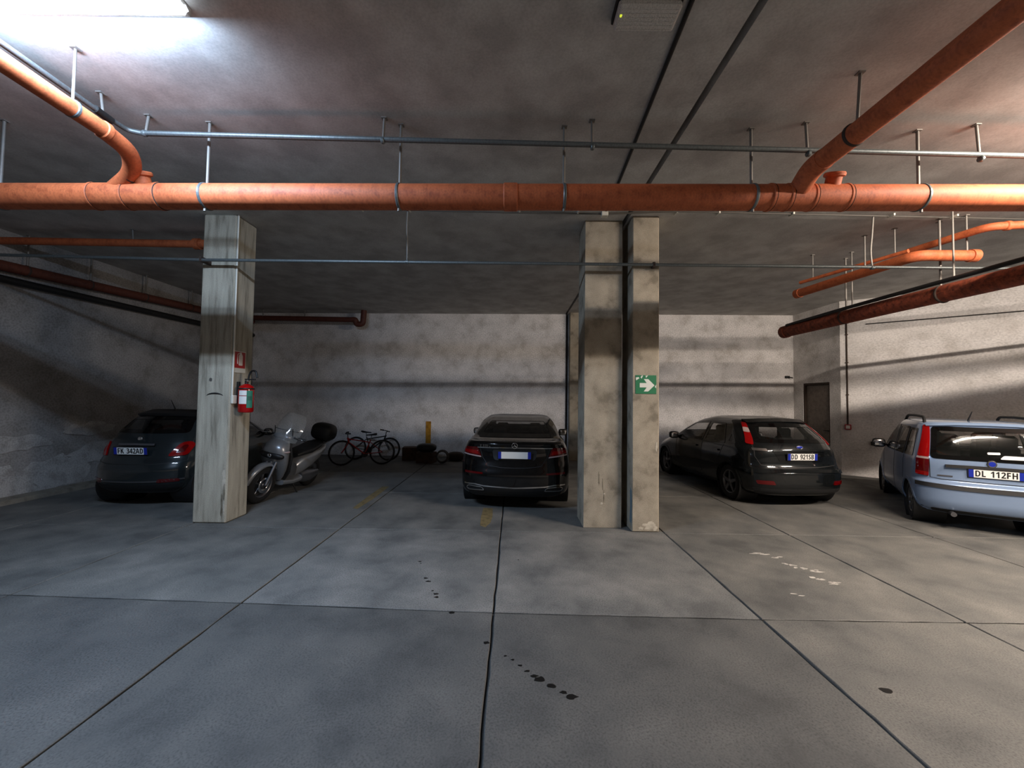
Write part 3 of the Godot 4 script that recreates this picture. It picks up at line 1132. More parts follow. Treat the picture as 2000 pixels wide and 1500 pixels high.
func body_mesh(sh: Shape, rear_holes: Array, side_holes: Array, front_holes: Array, arches: Array) -> ArrayMesh:
	var g := G.new()
	var per := []      # [segment, u]: 0 tail, 1 right flank, 2 nose, 3 left flank
	var nr := 96
	var nsd := 70
	var nf := 40
	for k in nr:
		per.append([0, -PI / 2 + PI * k / nr])
	for k in nsd:
		per.append([1, float(k) / nsd])
	for k in nf:
		per.append([2, PI / 2 - PI * k / nf])
	for k in nsd:
		per.append([3, 1.0 - float(k) / nsd])
	var ns := (sh.rows.size() - 1) * 7
	var grid := []
	for i in ns + 1:
		var r := sh.row((sh.rows.size() - 1) * float(i) / ns)
		var ring := PackedVector3Array()
		for p in per:
			var x := 0.0
			var z := 0.0
			if p[0] == 0:
				z = r[1] + r[4] * (1.0 - pow(absf(cos(p[1])), 2.0 / r[5]))
				x = signf(p[1]) * pow(absf(sin(p[1])), 2.0 / r[5])
			elif p[0] == 2:
				z = r[2] - r[6] * (1.0 - pow(absf(cos(p[1])), 2.0 / r[7]))
				x = signf(p[1]) * pow(absf(sin(p[1])), 2.0 / r[7])
			else:
				z = lerpf(r[1] + r[4], r[2] - r[6], p[1])
				x = 1.0 if p[0] == 1 else -1.0
			ring.append(Vector3(x * r[3] * sh.plan(z), r[0], -z))
		grid.append(ring)
	var n := per.size()
	for i in ns:
		for j in n:
			var k := (j + 1) % n
			var c: Vector3 = (grid[i][j] + grid[i][k] + grid[i + 1][k] + grid[i + 1][j]) / 4.0
			var seg: int = per[j][0]
			var hole := false
			if seg == 0:
				for h in rear_holes:
					hole = hole or Geometry2D.is_point_in_polygon(Vector2(c.x, c.y), h)
			if seg == 2:
				for h in front_holes:
					hole = hole or Geometry2D.is_point_in_polygon(Vector2(c.x, c.y), h)
			if seg == 1 or seg == 3 or (seg == 0 and absf(per[j][1]) > 1.15) or (seg == 2 and absf(per[j][1]) > 1.15):
				for h in side_holes:
					hole = hole or Geometry2D.is_point_in_polygon(Vector2(-c.z, c.y), h)
			if seg == 1 or seg == 3 or absf(per[j][1]) > 0.8:
				for a in arches:
					hole = hole or Vector2(-c.z - a.x, c.y - a.y).length() < a.z
			if not hole:
				g.quad(grid[i][j], grid[i][k], grid[i + 1][k], grid[i + 1][j], 1)
	for e in [0, ns]:
		var mid := Vector3.ZERO
		for p in grid[e]:
			mid += p / n
		for j in n:
			var k := (j + 1) % n
			if e == 0:
				g.tri(mid, grid[e][k], grid[e][j], -1)
			else:
				g.tri(mid, grid[e][j], grid[e][k], 1)
	return g.mesh()


func window(car: Node3D, sh: Shape, kind: int, p: Array, m: Material, called: String, frit := 0.05, r := 0.05) -> void:
	var outer := rounded(inset(p, -0.008), r)
	var inn := inset(p, frit)
	var inner := rounded(inn, maxf(r - frit * 0.4, 0.012))
	var pane := rounded(inset(p, frit * 0.3), r)
	var g := G.new()
	band(g, sh, kind, outer, inner, 0.006, 0.012)
	var fr := put(g, called, mats.frit, car)
	g = G.new()
	patch(g, sh, kind, pane, 0.002, 0.0)
	put(g, "pane", m, fr)


func wheel(car: Node3D, x: float, z: float, r: float, w: float, sg: float, spokes: int, cover: Material) -> void:
	# x is the outer face; the axle is along x
	var xf := Transform3D(Basis(Vector3(0, 0, 1), -sg * PI / 2), Vector3(x, r, -z))
	var rr := r * 0.67
	var g := G.new()
	g.lathe([Vector2(rr, -w), Vector2(r * 0.93, -w), Vector2(r, -w * 0.86), Vector2(r, -w * 0.14), Vector2(r * 0.93, 0), Vector2(rr + 0.012, 0.004), Vector2(rr, -0.01), Vector2(rr, -w)], xf, 36, 1)
	var tyre := put(g, "wheel", mats.rubber, car)
	g = G.new()
	g.lathe([Vector2(rr + 0.004, -0.012), Vector2(rr - 0.012, -0.006), Vector2(rr - 0.022, -0.02), Vector2(rr - 0.03, -0.07)], xf, 32, 1)
	g.lathe([Vector2(0.06, -0.05), Vector2(0.055, -0.012), Vector2(0.0, -0.006)], xf, 16, 1)
	for k in spokes:
		var a := TAU * k / spokes
		var b := Basis(Vector3.UP, a)
		var pl := PackedVector2Array([Vector2(0.04, -0.032), Vector2(rr - 0.012, -0.022), Vector2(rr - 0.012, 0.022), Vector2(0.04, 0.032)])
		# outline in local xz
		g.extrude(pl, 0.03, xf * Transform3D(b * Basis(Vector3.RIGHT, -PI / 2), Vector3(0, -0.042, 0)))
	put(g, "rim", cover, tyre)
	g = G.new()
	g.lathe([Vector2(0.0, -0.075), Vector2(rr - 0.02, -0.075), Vector2(rr - 0.02, -0.09)], xf, 24, 1)
	put(g, "brake_shield", mats.trim, tyre)


func number_plate(car: Node3D, at: Vector3, tilt: float, text: String, turn := 0.0) -> Node3D:
	var pl := Node3D.new()
	pl.name = "number_plate"
	pl.set_meta("label", "white number plate with blue ends")
	car.add_child(pl, true)
	pl.position = at
	pl.rotation = Vector3(tilt, turn, 0)
	var g := G.new()
	g.box(Vector3(0, 0, -0.004), Vector3(0.54, 0.128, 0.012), 0.004)
	put(g, "holder", mats.trim, pl)
	g = G.new()
	g.box(Vector3(0, 0, 0.003), Vector3(0.42, 0.108, 0.006), 0.001)
	put(g, "plate_face", mats.plate_white, pl)
	for s in [-1, 1]:
		g = G.new()
		g.box(Vector3(s * 0.2345, 0, 0.003), Vector3(0.048, 0.108, 0.006), 0.001)
		put(g, "blue_band", mats.plate_blue, pl)
	if text:
		lettering(text.get_slice(" ", 0), 0.082, mats.ink, pl, Transform3D(Basis.IDENTITY, Vector3(-0.148, 0.001, 0.0065)), "lettering", 0.78)
		lettering(text.get_slice(" ", 1), 0.082, mats.ink, pl, Transform3D(Basis.IDENTITY, Vector3(0.075, 0.001, 0.0065)), "lettering", 0.78)
	return pl


func seats(car: Node3D, w: float, zs: Array, seat_y: float, head: float) -> void:
	# zs: z of each seat back, rear bench first
	for i in zs.size():
		for s in [-1.0, 1.0]:
			var g := G.new()
			var z: float = zs[i]
			var sw := w * (0.44 if i > 0 else 0.47)
			g.box(Vector3(s * w * 0.47, seat_y + 0.32, -z), Vector3(sw, 0.64, 0.14), 0.05, Transform3D(Basis(Vector3.RIGHT, 0.0), Vector3.ZERO))
			g.box(Vector3(s * w * 0.47, seat_y + 0.02, -z - 0.3), Vector3(sw, 0.16, 0.5), 0.05)
			var so := put(g, "seat", mats.seat, car)
			g = G.new()
			g.box(Vector3(s * w * 0.47, head, -z + 0.01), Vector3(0.26, 0.19, 0.1), 0.04)
			g.tube([Vector3(s * w * 0.47 - 0.06, head - 0.3, -z), Vector3(s * w * 0.47 - 0.06, head, -z)], 0.007, 6)
			g.tube([Vector3(s * w * 0.47 + 0.06, head - 0.3, -z), Vector3(s * w * 0.47 + 0.06, head, -z)], 0.007, 6)
			put(g, "headrest", mats.seat, so)


func mirror(car: Node3D, at: Vector3, s: float, m: Material, size := Vector3(0.2, 0.15, 0.1)) -> void:
	var g := G.new()
	g.ball(at, size / 2.0, 16, 10, Transform3D.IDENTITY, 0.6)
	g.box(at + Vector3(-s * (size.x / 2 + 0.02), -0.03, 0.0), Vector3(0.1, 0.035, 0.05), 0.01)
	var o := put(g, "door_mirror", m, car)
	g = G.new()
	g.ball(at + Vector3(0, 0, size.z * 0.36), Vector3(size.x * 0.42, size.y * 0.4, size.z * 0.18), 14, 8, Transform3D.IDENTITY, 0.6)
	put(g, "mirror_glass", mats.chrome, o)


func base_car(called: String, label: String, at: Vector3, turn: float, sh: Shape, p: Dictionary) -> Node3D:
	var car := thing(called, label, "car", at, turn)
	var holes_r := [rounded(inset(p.rear_glass, 0.012), 0.05)]
	var holes_f := [rounded(inset(p.wind, 0.014), 0.06)]
	var holes_s := []
	for q in p.side_glass:
		holes_s.append(rounded(inset(q, 0.01), 0.03))
	var arches := []
	for z in p.axles:
		arches.append(Vector3(z, p.wheel_r, p.wheel_r + 0.045))
	put(body_mesh(sh, holes_r, holes_s, holes_f, arches), "body", p.paint, car)
	window(car, sh, 0, p.rear_glass, p.rear_pane, "rear_window", p.get("frit", 0.045), 0.06)
	window(car, sh, 2, p.wind, mats.glass, "windscreen", 0.05, 0.07)
	for s in [-1, 1]:
		for q in p.side_glass:
			window(car, sh, s, q, p.side_pane, "side_window", 0.028, 0.035)
		for z in p.axles:
			# arch lip and liner
			var outer := PackedVector2Array()
			var inner := PackedVector2Array()
			for k in 25:
				var a: float = lerpf(-0.15, PI + 0.15, k / 24.0)
				var d := Vector2(cos(a), sin(a))
				outer.append(Vector2(z, p.wheel_r) + d * (p.wheel_r + 0.075))
				inner.append(Vector2(z, p.wheel_r) + d * (p.wheel_r + 0.028))
			var g := G.new()
			band(g, sh, s, outer, inner, 0.006, 0.02, false, 1)
			put(g, "arch_lip", p.get("lip", p.paint), car)
			g = G.new()
			var xo: float = sh.side(s, z, p.wheel_r + 0.1).x - s * 0.012
			var xf := Transform3D(Basis(Vector3(0, 0, 1), -s * PI / 2), Vector3(xo, p.wheel_r, -z))
			g.lathe([Vector2(0.0, -0.36), Vector2(p.wheel_r + 0.04, -0.36), Vector2(p.wheel_r + 0.04, 0.0)], xf, 28, 1)
			put(g, "wheel_housing", mats.trim, car)
			wheel(car, sh.side(s, z, p.wheel_r + 0.1).x - s * 0.03, z, p.wheel_r, p.wheel_w, s, p.spokes, p.rim)
	seats(car, p.cabin_w, p.seats, p.seat_y, p.head)
	var g2 := G.new()
	g2.box(Vector3(0, p.belt - 0.16, -p.dash), Vector3(p.cabin_w * 1.7, 0.26, 0.4), 0.08)
	put(g2, "dashboard", mats.seat, car)
	g2 = G.new()
	g2.box(Vector3(0, p.seat_y - 0.06, -(p.seats[0] + p.dash) / 2), Vector3(p.cabin_w * 1.8, 0.03, p.dash - p.seats[0] + 0.9))
	put(g2, "cabin_floor", mats.seat, car)
	return car


func mirrored(p: Array) -> Array:
	return p.map(func(v): return Vector2(-v.x, v.y))


func V(a: Array) -> Array:
	var out := []
	for i in range(0, a.size(), 2):
		out.append(Vector2(a[i], a[i + 1]))
	return out


func pair(car: Node3D, sh: Shape, kind: int, p: Array, r: float, off: float, called: String, m: Material) -> Array:
	var out := []
	for s in [1, -1]:
		var g := G.new()
		if kind == 0:
			patch(g, sh, 0, rounded(p if s == 1 else mirrored(p), r), off, 0.02, 0.05)
		else:
			patch(g, sh, s, rounded(p, r), off, 0.02, 0.05)
		out.append(put(g, called, m, car))
	return out


func cars() -> void:
	black_sedan()
	dark_hatch()
	blue_hatch()
	small_grey_car()


func black_sedan() -> void:
	var sh := Shape.new()
	sh.length = 4.9
	sh.taper = 0.07
	sh.rows = [
		[0.20, 0.20, 4.72, 0.80, 0.45, 3.0, 0.7, 2.6], [0.28, 0.06, 4.84, 0.89, 0.50, 3.0, 0.8, 2.6], [0.40, 0.0, 4.89, 0.925, 0.55, 3.0, 0.8, 2.6],
		[0.55, 0.0, 4.90, 0.93, 0.55, 3.0, 0.8, 2.6], [0.68, 0.04, 4.87, 0.93, 0.55, 3.0, 0.8, 2.6], [0.80, 0.08, 4.75, 0.925, 0.55, 2.9, 0.9, 2.5],
		[0.90, 0.095, 4.45, 0.91, 0.55, 2.8, 0.9, 2.5], [0.98, 0.09, 4.0, 0.885, 0.52, 2.7, 0.8, 2.6], [1.05, 0.06, 3.62, 0.845, 0.50, 2.6, 0.6, 2.6],
		[1.082, 0.10, 3.55, 0.815, 0.50, 2.6, 0.6, 2.8], [1.105, 0.46, 3.50, 0.79, 0.40, 2.8, 0.6, 2.8], [1.13, 0.60, 3.42, 0.775, 0.36, 3.0, 0.6, 2.8],
		[1.22, 0.84, 3.20, 0.735, 0.34, 3.0, 0.6, 2.8], [1.32, 1.13, 2.93, 0.685, 0.34, 3.0, 0.6, 2.8], [1.40, 1.42, 2.66, 0.63, 0.40, 2.8, 0.6, 2.8],
		[1.445, 1.72, 2.45, 0.56, 0.35, 2.6, 0.35, 2.6], [1.465, 2.0, 2.25, 0.40, 0.12, 2.2, 0.12, 2.2]]
	var car := base_car("sedan_car", "black sedan with chrome tail trim parked between the motor scooter and the concrete pillars", Vector3(0.03, 0, -6.45), deg_to_rad(-2.6), sh, {
		"paint": paint(Color(0.018, 0.019, 0.021), 0.45), "rear_glass": V([-0.66, 1.125, 0.66, 1.125, 0.53, 1.405, -0.53, 1.405]), "rear_pane": mats.tint, "frit": 0.045,
		"wind": V([-0.66, 1.13, 0.66, 1.13, 0.53, 1.40, -0.53, 1.40]), "side_glass": [V([1.0, 1.05, 1.95, 1.03, 1.95, 1.38, 1.55, 1.365]), V([2.02, 1.03, 3.15, 1.02, 2.6, 1.36, 2.02, 1.38])],
		"side_pane": mats.tint, "axles": [1.0, 3.94], "wheel_r": 0.335, "wheel_w": 0.245, "spokes": 5, "rim": mats.alloy, "cabin_w": 0.72, "seats": [1.35, 2.25], "seat_y": 0.5, "head": 1.18, "belt": 1.05, "dash": 3.2})
	# tail lamps: dark red above, brighter below, light line along the foot
	pair(car, sh, 0, V([0.53, 0.835, 0.60, 1.0, 0.815, 0.985, 0.835, 0.86]), 0.035, 0.012, "tail_lamp", mats.dark_red_lens)
	pair(car, sh, 0, V([0.575, 0.88, 0.60, 0.945, 0.82, 0.945, 0.828, 0.90]), 0.02, 0.016, "lamp_band", mats.red_lens)
	pair(car, sh, 0, V([0.535, 0.836, 0.545, 0.856, 0.832, 0.882, 0.834, 0.864]), 0.006, 0.017, "lamp_strip", mats.clear_lens)
	pair(car, sh, 0, V([0.50, 0.585, 0.50, 0.61, 0.80, 0.62, 0.80, 0.585]), 0.01, 0.01, "reflector", mats.dark_red_lens)
	# boot lid: chrome bar, lip, seams
	var g := G.new()
	strip(g, sh, 0, V([-0.60, 0.992, -0.3, 1.0, 0.0, 1.003, 0.3, 1.0, 0.60, 0.992]), 0.016, 0.012, 0.014)
	put(g, "chrome_bar", mats.chrome, car)
	g = G.new()
	strip(g, sh, 0, V([-0.78, 1.062, -0.5, 1.072, 0.0, 1.076, 0.5, 1.072, 0.78, 1.062]), 0.02, 0.012, 0.014)
	put(g, "boot_lip", paint(Color(0.018, 0.019, 0.021), 0.4), car)
	g = G.new()
	strip(g, sh, 0, V([-0.56, 0.99, -0.52, 0.85, -0.42, 0.715, -0.2, 0.69, 0.0, 0.685, 0.2, 0.69, 0.42, 0.715, 0.52, 0.85, 0.56, 0.99]), 0.008, 0.003, 0.002)
	put(g, "boot_seam", mats.trim, car)
	g = G.new()
	patch(g, sh, 0, rounded(V([-0.33, 0.80, 0.33, 0.80, 0.36, 0.965, -0.36, 0.965]), 0.05), 0.004, 0.0)
	put(g, "plate_recess", mats.trim, car)
	number_plate(car, Vector3(0, 0.885, -0.05), 0.05, "")
	# round badge with a three-pointed star
	var bd := Node3D.new()
	bd.name = "badge"
	car.add_child(bd, true)
	bd.position = sh.rear(0, 1.035) + Vector3(0, 0, 0.02)
	g = G.new()
	var ring := []
	for k in 25:
		ring.append(Vector3(cos(TAU * k / 24.0) * 0.043, sin(TAU * k / 24.0) * 0.043, 0))
	g.tube(ring, 0.005, 6, false)
	put(g, "badge_ring", mats.chrome, bd)
	for k in 3:
		g = G.new()
		var d := Vector3(sin(TAU * k / 3.0), cos(TAU * k / 3.0), 0)
		g.tube([Vector3.ZERO, d * 0.042], [0.009, 0.002], 6)
		put(g, "badge_point", mats.chrome, bd)
	lettering("E 220 d", 0.038, mats.chrome, car, Transform3D(Basis.IDENTITY, sh.rear(-0.47, 1.025) + Vector3(0, 0, 0.012)), "lettering", 1.0, true)
	# bumper: chrome strip with the two tail pipes
	g = G.new()
	strip(g, sh, 0, V([-0.80, 0.42, -0.62, 0.425, -0.48, 0.405, 0.0, 0.385, 0.48, 0.405, 0.62, 0.425, 0.80, 0.42]), 0.018, 0.012, 0.016)
	put(g, "chrome_strip", mats.chrome, car)
	g = G.new()
	patch(g, sh, 0, rounded(V([-0.70, 0.225, 0.70, 0.225, 0.78, 0.36, 0.45, 0.385, -0.45, 0.385, -0.78, 0.36]), 0.04), 0.008, 0.02)
	put(g, "diffuser", mats.trim, car)
	for s in [-1, 1]:
		g = G.new()
		var o := rounded(V([s * 0.46, 0.34, s * 0.74, 0.33, s * 0.765, 0.375, s * 0.72, 0.405, s * 0.50, 0.395]), 0.03)
		var i := rounded(inset(V([s * 0.46, 0.34, s * 0.74, 0.33, s * 0.765, 0.375, s * 0.72, 0.405, s * 0.50, 0.395]), 0.012), 0.022)
		band(g, sh, 0, o, i, 0.018, 0.014)
		var tp := put(g, "tail_pipe", mats.chrome, car)
		g = G.new()
		patch(g, sh, 0, i, 0.011, 0.0)
		put(g, "tail_pipe_mouth", mats.black, tp)
	for s in [-1, 1]:
		mirror(car, Vector3(s * 0.98, 1.03, -3.05), s, paint(Color(0.018, 0.019, 0.021), 0.45))
	g = G.new()
	g.box(Vector3(0, 1.33, -2.7), Vector3(0.24, 0.07, 0.03), 0.01)
	put(g, "inside_mirror", mats.black, car)


func dark_hatch() -> void:
	var sh := Shape.new()
	sh.length = 4.34
	sh.taper = 0.06
	sh.rows = [
		[0.20, 0.16, 4.18, 0.80, 0.45, 3.0, 0.8, 2.4], [0.28, 0.04, 4.28, 0.88, 0.5, 2.9, 0.8, 2.4], [0.42, 0.0, 4.34, 0.915, 0.55, 2.8, 0.8, 2.4],
		[0.58, 0.0, 4.33, 0.925, 0.55, 2.8, 0.8, 2.4], [0.66, 0.06, 4.28, 0.922, 0.55, 2.8, 0.8, 2.4], [0.76, 0.10, 4.12, 0.92, 0.55, 2.8, 0.85, 2.4],
		[0.86, 0.11, 3.80, 0.91, 0.55, 2.7, 0.8, 2.5], [0.95, 0.13, 3.40, 0.895, 0.55, 2.6, 0.7, 2.6], [1.02, 0.16, 3.22, 0.865, 0.55, 2.5, 0.6, 2.6],
		[1.10, 0.22, 3.08, 0.825, 0.52, 2.5, 0.6, 2.6], [1.20, 0.33, 2.88, 0.775, 0.5, 2.5, 0.6, 2.6], [1.30, 0.46, 2.64, 0.725, 0.48, 2.5, 0.6, 2.6],
		[1.39, 0.58, 2.38, 0.67, 0.45, 2.5, 0.6, 2.6], [1.445, 0.72, 2.15, 0.61, 0.45, 2.5, 0.5, 2.5], [1.48, 0.98, 1.95, 0.52, 0.35, 2.4, 0.35, 2.4], [1.497, 1.25, 1.75, 0.36, 0.15, 2.2, 0.15, 2.2]]
	var pnt := paint(Color(0.075, 0.085, 0.09), 0.32, 0.35)
	var car := base_car("hatchback_car", "dark grey hatchback with tall red lamps beside its rear window", Vector3(4.90, 0, -6.88), deg_to_rad(3.5), sh, {
		"paint": pnt, "rear_glass": V([-0.655, 1.085, 0.655, 1.085, 0.535, 1.385, -0.535, 1.385]), "rear_pane": mats.glass, "frit": 0.05,
		"wind": V([-0.68, 1.05, 0.68, 1.05, 0.55, 1.40, -0.55, 1.40]), "side_glass": [V([0.62, 1.03, 0.85, 1.02, 0.85, 1.25]), V([0.92, 1.01, 1.62, 0.99, 1.62, 1.37, 1.15, 1.36]), V([1.70, 0.99, 2.85, 0.985, 2.30, 1.33, 1.70, 1.37])],
		"side_pane": mats.glass, "axles": [0.78, 3.42], "wheel_r": 0.318, "wheel_w": 0.205, "spokes": 5, "rim": mats.alloy, "cabin_w": 0.72, "seats": [0.98, 1.9], "seat_y": 0.5, "head": 1.20, "belt": 1.0, "dash": 2.85})
	pair(car, sh, 0, V([0.685, 1.03, 0.765, 1.05, 0.61, 1.40, 0.56, 1.40]), 0.025, 0.014, "tail_lamp", mats.red_lens)
	pair(car, sh, 0, V([0.622, 1.225, 0.685, 1.235, 0.645, 1.315, 0.592, 1.305]), 0.015, 0.017, "lamp_window", mats.clear_lens)
	pair(car, sh, 0, V([0.50, 0.40, 0.74, 0.40, 0.76, 0.46, 0.53, 0.465]), 0.02, 0.012, "reflector", mats.dark_red_lens)
	var g := G.new()
	strip(g, sh, 0, V([-0.70, 1.05, -0.72, 0.85, -0.66, 0.71, -0.3, 0.69, 0.0, 0.685, 0.3, 0.69, 0.66, 0.71, 0.72, 0.85, 0.70, 1.05]), 0.01, 0.003, 0.002)
	put(g, "hatch_seam", mats.trim, car)
	# sunk panel round the plate with a ledge over it
	g = G.new()
	patch(g, sh, 0, rounded(V([-0.37, 0.765, 0.37, 0.765, 0.46, 0.945, -0.46, 0.945]), 0.03), 0.003, 0.0)
	put(g, "plate_recess", paint(Color(0.05, 0.056, 0.06), 0.35, 0.3), car)
	g = G.new()
	strip(g, sh, 0, V([-0.46, 0.945, -0.2, 0.955, 0.0, 0.957, 0.2, 0.955, 0.46, 0.945]), 0.022, 0.02, 0.022)
	put(g, "plate_ledge", pnt, car)
	number_plate(car, Vector3(0.0, 0.86, -0.085), 0.05, "DD 921SB")
	g = G.new()
	g.ball(sh.rear(0, 1.015) + Vector3(0, 0, 0.004), Vector3(0.055, 0.024, 0.014), 20, 8)
	put(g, "badge", mats.plate_blue, car)
	g = G.new()
	var ring := []
	for k in 25:
		ring.append(sh.rear(0, 1.015) + Vector3(cos(TAU * k / 24.0) * 0.057, sin(TAU * k / 24.0) * 0.026, 0.008))
	g.tube(ring, 0.0045, 6, false)
	put(g, "badge_ring", mats.chrome, car)
	g = G.new()
	patch(g, sh, 0, rounded(V([-0.73, 0.945, -0.54, 0.945, -0.54, 0.985, -0.73, 0.985]), 0.008), 0.006, 0.006)
	put(g, "model_badge", mats.chrome, car)
	# bumper ledge and lower apron
	g = G.new()
	strip(g, sh, 0, V([-0.86, 0.60, -0.4, 0.625, 0.0, 0.63, 0.4, 0.625, 0.86, 0.60]), 0.045, 0.018, 0.02)
	put(g, "bumper_ledge", pnt, car)
	g = G.new()
	patch(g, sh, 0, rounded(V([-0.72, 0.225, 0.72, 0.225, 0.80, 0.33, -0.80, 0.33]), 0.03), 0.006, 0.01)
	put(g, "apron", mats.trim, car)
	# roof spoiler
	g = G.new()
	strip(g, sh, 0, V([-0.56, 1.405, -0.3, 1.425, 0.0, 1.43, 0.3, 1.425, 0.56, 1.405]), 0.05, 0.03, 0.03)
	put(g, "roof_spoiler", pnt, car)
	for s in [-1, 1]:
		mirror(car, Vector3(s * 1.0, 1.0, -2.72), s, mats.trim, Vector3(0.22, 0.16, 0.12))
		for z in [0.9, 1.66, 2.78]:
			g = G.new()
			strip(g, sh, s, V([z, 0.36, z + (0.02 if z > 1 else 0.16), 0.7, z + (0.0 if z > 1 else 0.02), 0.98]), 0.008, 0.003, 0.002)
			put(g, "door_seam", mats.trim, car)
		for z in [1.05, 1.85]:
			g = G.new()
			strip(g, sh, s, V([z, 0.86, z + 0.2, 0.865]), 0.03, 0.028, 0.03)
			put(g, "door_handle", pnt, car)


func blue_hatch() -> void:
	var sh := Shape.new()
	sh.length = 3.54
	sh.taper = 0.05
	sh.rows = [
		[0.22, 0.14, 3.36, 0.70, 0.4, 3.2, 0.6, 2.6], [0.30, 0.03, 3.46, 0.755, 0.42, 3.2, 0.7, 2.6], [0.42, 0.0, 3.53, 0.785, 0.42, 3.2, 0.7, 2.6],
		[0.58, 0.0, 3.54, 0.79, 0.42, 3.2, 0.7, 2.6], [0.645, 0.02, 3.48, 0.79, 0.42, 3.2, 0.7, 2.6], [0.69, 0.075, 3.40, 0.788, 0.40, 3.4, 0.7, 2.6],
		[0.80, 0.085, 3.22, 0.785, 0.38, 3.6, 0.65, 2.6], [0.92, 0.09, 2.92, 0.778, 0.36, 3.8, 0.6, 2.6], [1.0, 0.10, 2.72, 0.765, 0.34, 3.8, 0.5, 2.8],
		[1.12, 0.13, 2.56, 0.74, 0.34, 3.8, 0.5, 2.8], [1.25, 0.175, 2.38, 0.712, 0.34, 3.8, 0.5, 2.8], [1.38, 0.23, 2.18, 0.68, 0.34, 3.6, 0.5, 2.8],
		[1.46, 0.28, 2.03, 0.655, 0.36, 3.4, 0.5, 2.8], [1.51, 0.36, 1.90, 0.61, 0.36, 3.0, 0.45, 2.6], [1.532, 0.60, 1.72, 0.50, 0.30, 2.6, 0.3, 2.4], [1.54, 0.85, 1.55, 0.34, 0.15, 2.2, 0.15, 2.2]]
	var pnt := paint(Color(0.47, 0.545, 0.65), 0.3, 0.25)
	var car := base_car("hatchback_car", "pale blue boxy hatchback with roof rails cut off by the picture edge", Vector3(6.55, 0, -5.62), deg_to_rad(-34.0), sh, {
		"paint": pnt, "rear_glass": V([-0.59, 1.0, 0.59, 1.0, 0.535, 1.445, -0.535, 1.445]), "rear_pane": mats.glass, "frit": 0.05,
		"wind": V([-0.60, 1.02, 0.60, 1.02, 0.54, 1.45, -0.54, 1.45]), "side_glass": [V([0.36, 1.0, 0.80, 0.99, 0.80, 1.40, 0.45, 1.40]), V([0.86, 0.985, 1.45, 0.98, 1.45, 1.42, 0.86, 1.41]), V([1.52, 0.98, 2.38, 0.98, 1.95, 1.39, 1.52, 1.42])],
		"side_pane": mats.glass, "axles": [0.60, 2.90], "wheel_r": 0.29, "wheel_w": 0.18, "spokes": 7, "rim": mats.alloy, "cabin_w": 0.64, "seats": [0.72, 1.55], "seat_y": 0.55, "head": 1.24, "belt": 1.0, "dash": 2.4})
	# tall tail lamps in the rear corners: red, a pale window, red again
	pair(car, sh, 0, V([0.603, 1.005, 0.708, 1.01, 0.605, 1.46, 0.55, 1.46]), 0.02, 0.016, "tail_lamp", mats.red_lens)
	pair(car, sh, 0, V([0.606, 0.975, 0.716, 0.98, 0.71, 1.01, 0.604, 1.005]), 0.006, 0.015, "lamp_window", mats.clear_lens)
	pair(car, sh, 0, V([0.612, 0.73, 0.728, 0.74, 0.72, 0.98, 0.606, 0.975]), 0.015, 0.016, "tail_lamp", mats.dark_red_lens)
	pair(car, sh, 0, V([0.614, 0.735, 0.726, 0.745, 0.726, 0.80, 0.613, 0.79]), 0.01, 0.019, "tail_lamp", mats.red_lens)
	var g := G.new()
	strip(g, sh, 0, V([-0.605, 0.99, -0.60, 0.72, -0.5, 0.705, 0.0, 0.70, 0.5, 0.705, 0.60, 0.72, 0.605, 0.99]), 0.008, 0.003, 0.002)
	put(g, "hatch_seam", mats.trim, car)
	# rubbing strip on the bumper
	g = G.new()
	strip(g, sh, 0, V([-0.74, 0.615, -0.4, 0.605, 0.0, 0.602, 0.4, 0.605, 0.74, 0.615]), 0.055, 0.012, 0.014)
	put(g, "rubbing_strip", mats.trim, car)
	g = G.new()
	strip(g, sh, 0, V([-0.45, 0.90, -0.2, 0.905, 0.2, 0.905, 0.45, 0.90]), 0.04, 0.03, 0.03)
	put(g, "grab_bar", mats.trim, car)
	number_plate(car, Vector3(0.03, 0.825, -0.07), 0.02, "DL 112FH")
	g = G.new()
	g.lathe([Vector2(0.05, 0), Vector2(0.05, 0.012), Vector2(0.043, 0.018), Vector2(0, 0.02)], Transform3D(Basis(Vector3.RIGHT, PI / 2), sh.rear(0, 0.965)), 24, 100)
	put(g, "badge", mats.chrome, car)
	g = G.new()
	g.lathe([Vector2(0.036, 0), Vector2(0.034, 0.023), Vector2(0, 0.024)], Transform3D(Basis(Vector3.RIGHT, PI / 2), sh.rear(0, 0.965)), 24, 100)
	put(g, "badge_face", mats.plate_blue, car)
	g = G.new()
	patch(g, sh, 0, rounded(V([-0.53, 0.745, -0.38, 0.745, -0.38, 0.765, -0.53, 0.765]), 0.004), 0.005, 0.005)
	put(g, "model_badge", mats.alloy, car)
	# bright edge under the roof and stickers in the window
	g = G.new()
	strip(g, sh, 0, V([-0.58, 1.455, -0.3, 1.475, 0.0, 1.48, 0.3, 1.475, 0.58, 1.455]), 0.03, 0.03, 0.032)
	put(g, "roof_lip", pnt, car)
	g = G.new()
	patch(g, sh, 0, rounded(V([0.08, 1.035, 0.38, 1.04, 0.38, 1.085, 0.12, 1.085]), 0.02), 0.007, 0.002)
	put(g, "sticker", mats.plate_white, car)
	g = G.new()
	patch(g, sh, 0, rounded(V([-0.03, 1.09, 0.09, 1.095, 0.09, 1.125, -0.03, 1.12]), 0.01), 0.007, 0.002)
	put(g, "sticker", mats.plate_white, car)
	# tail pipe under the bumper
	g = G.new()
	g.tube([Vector3(-0.40, 0.235, 0.01), Vector3(-0.40, 0.235, -0.25)], 0.032, 14)
	put(g, "tail_pipe", mats.alloy, car)
	g = G.new()
	patch(g, sh, 0, rounded(V([-0.66, 0.23, 0.66, 0.23, 0.70, 0.285, -0.70, 0.285]), 0.02), 0.004, 0.01)
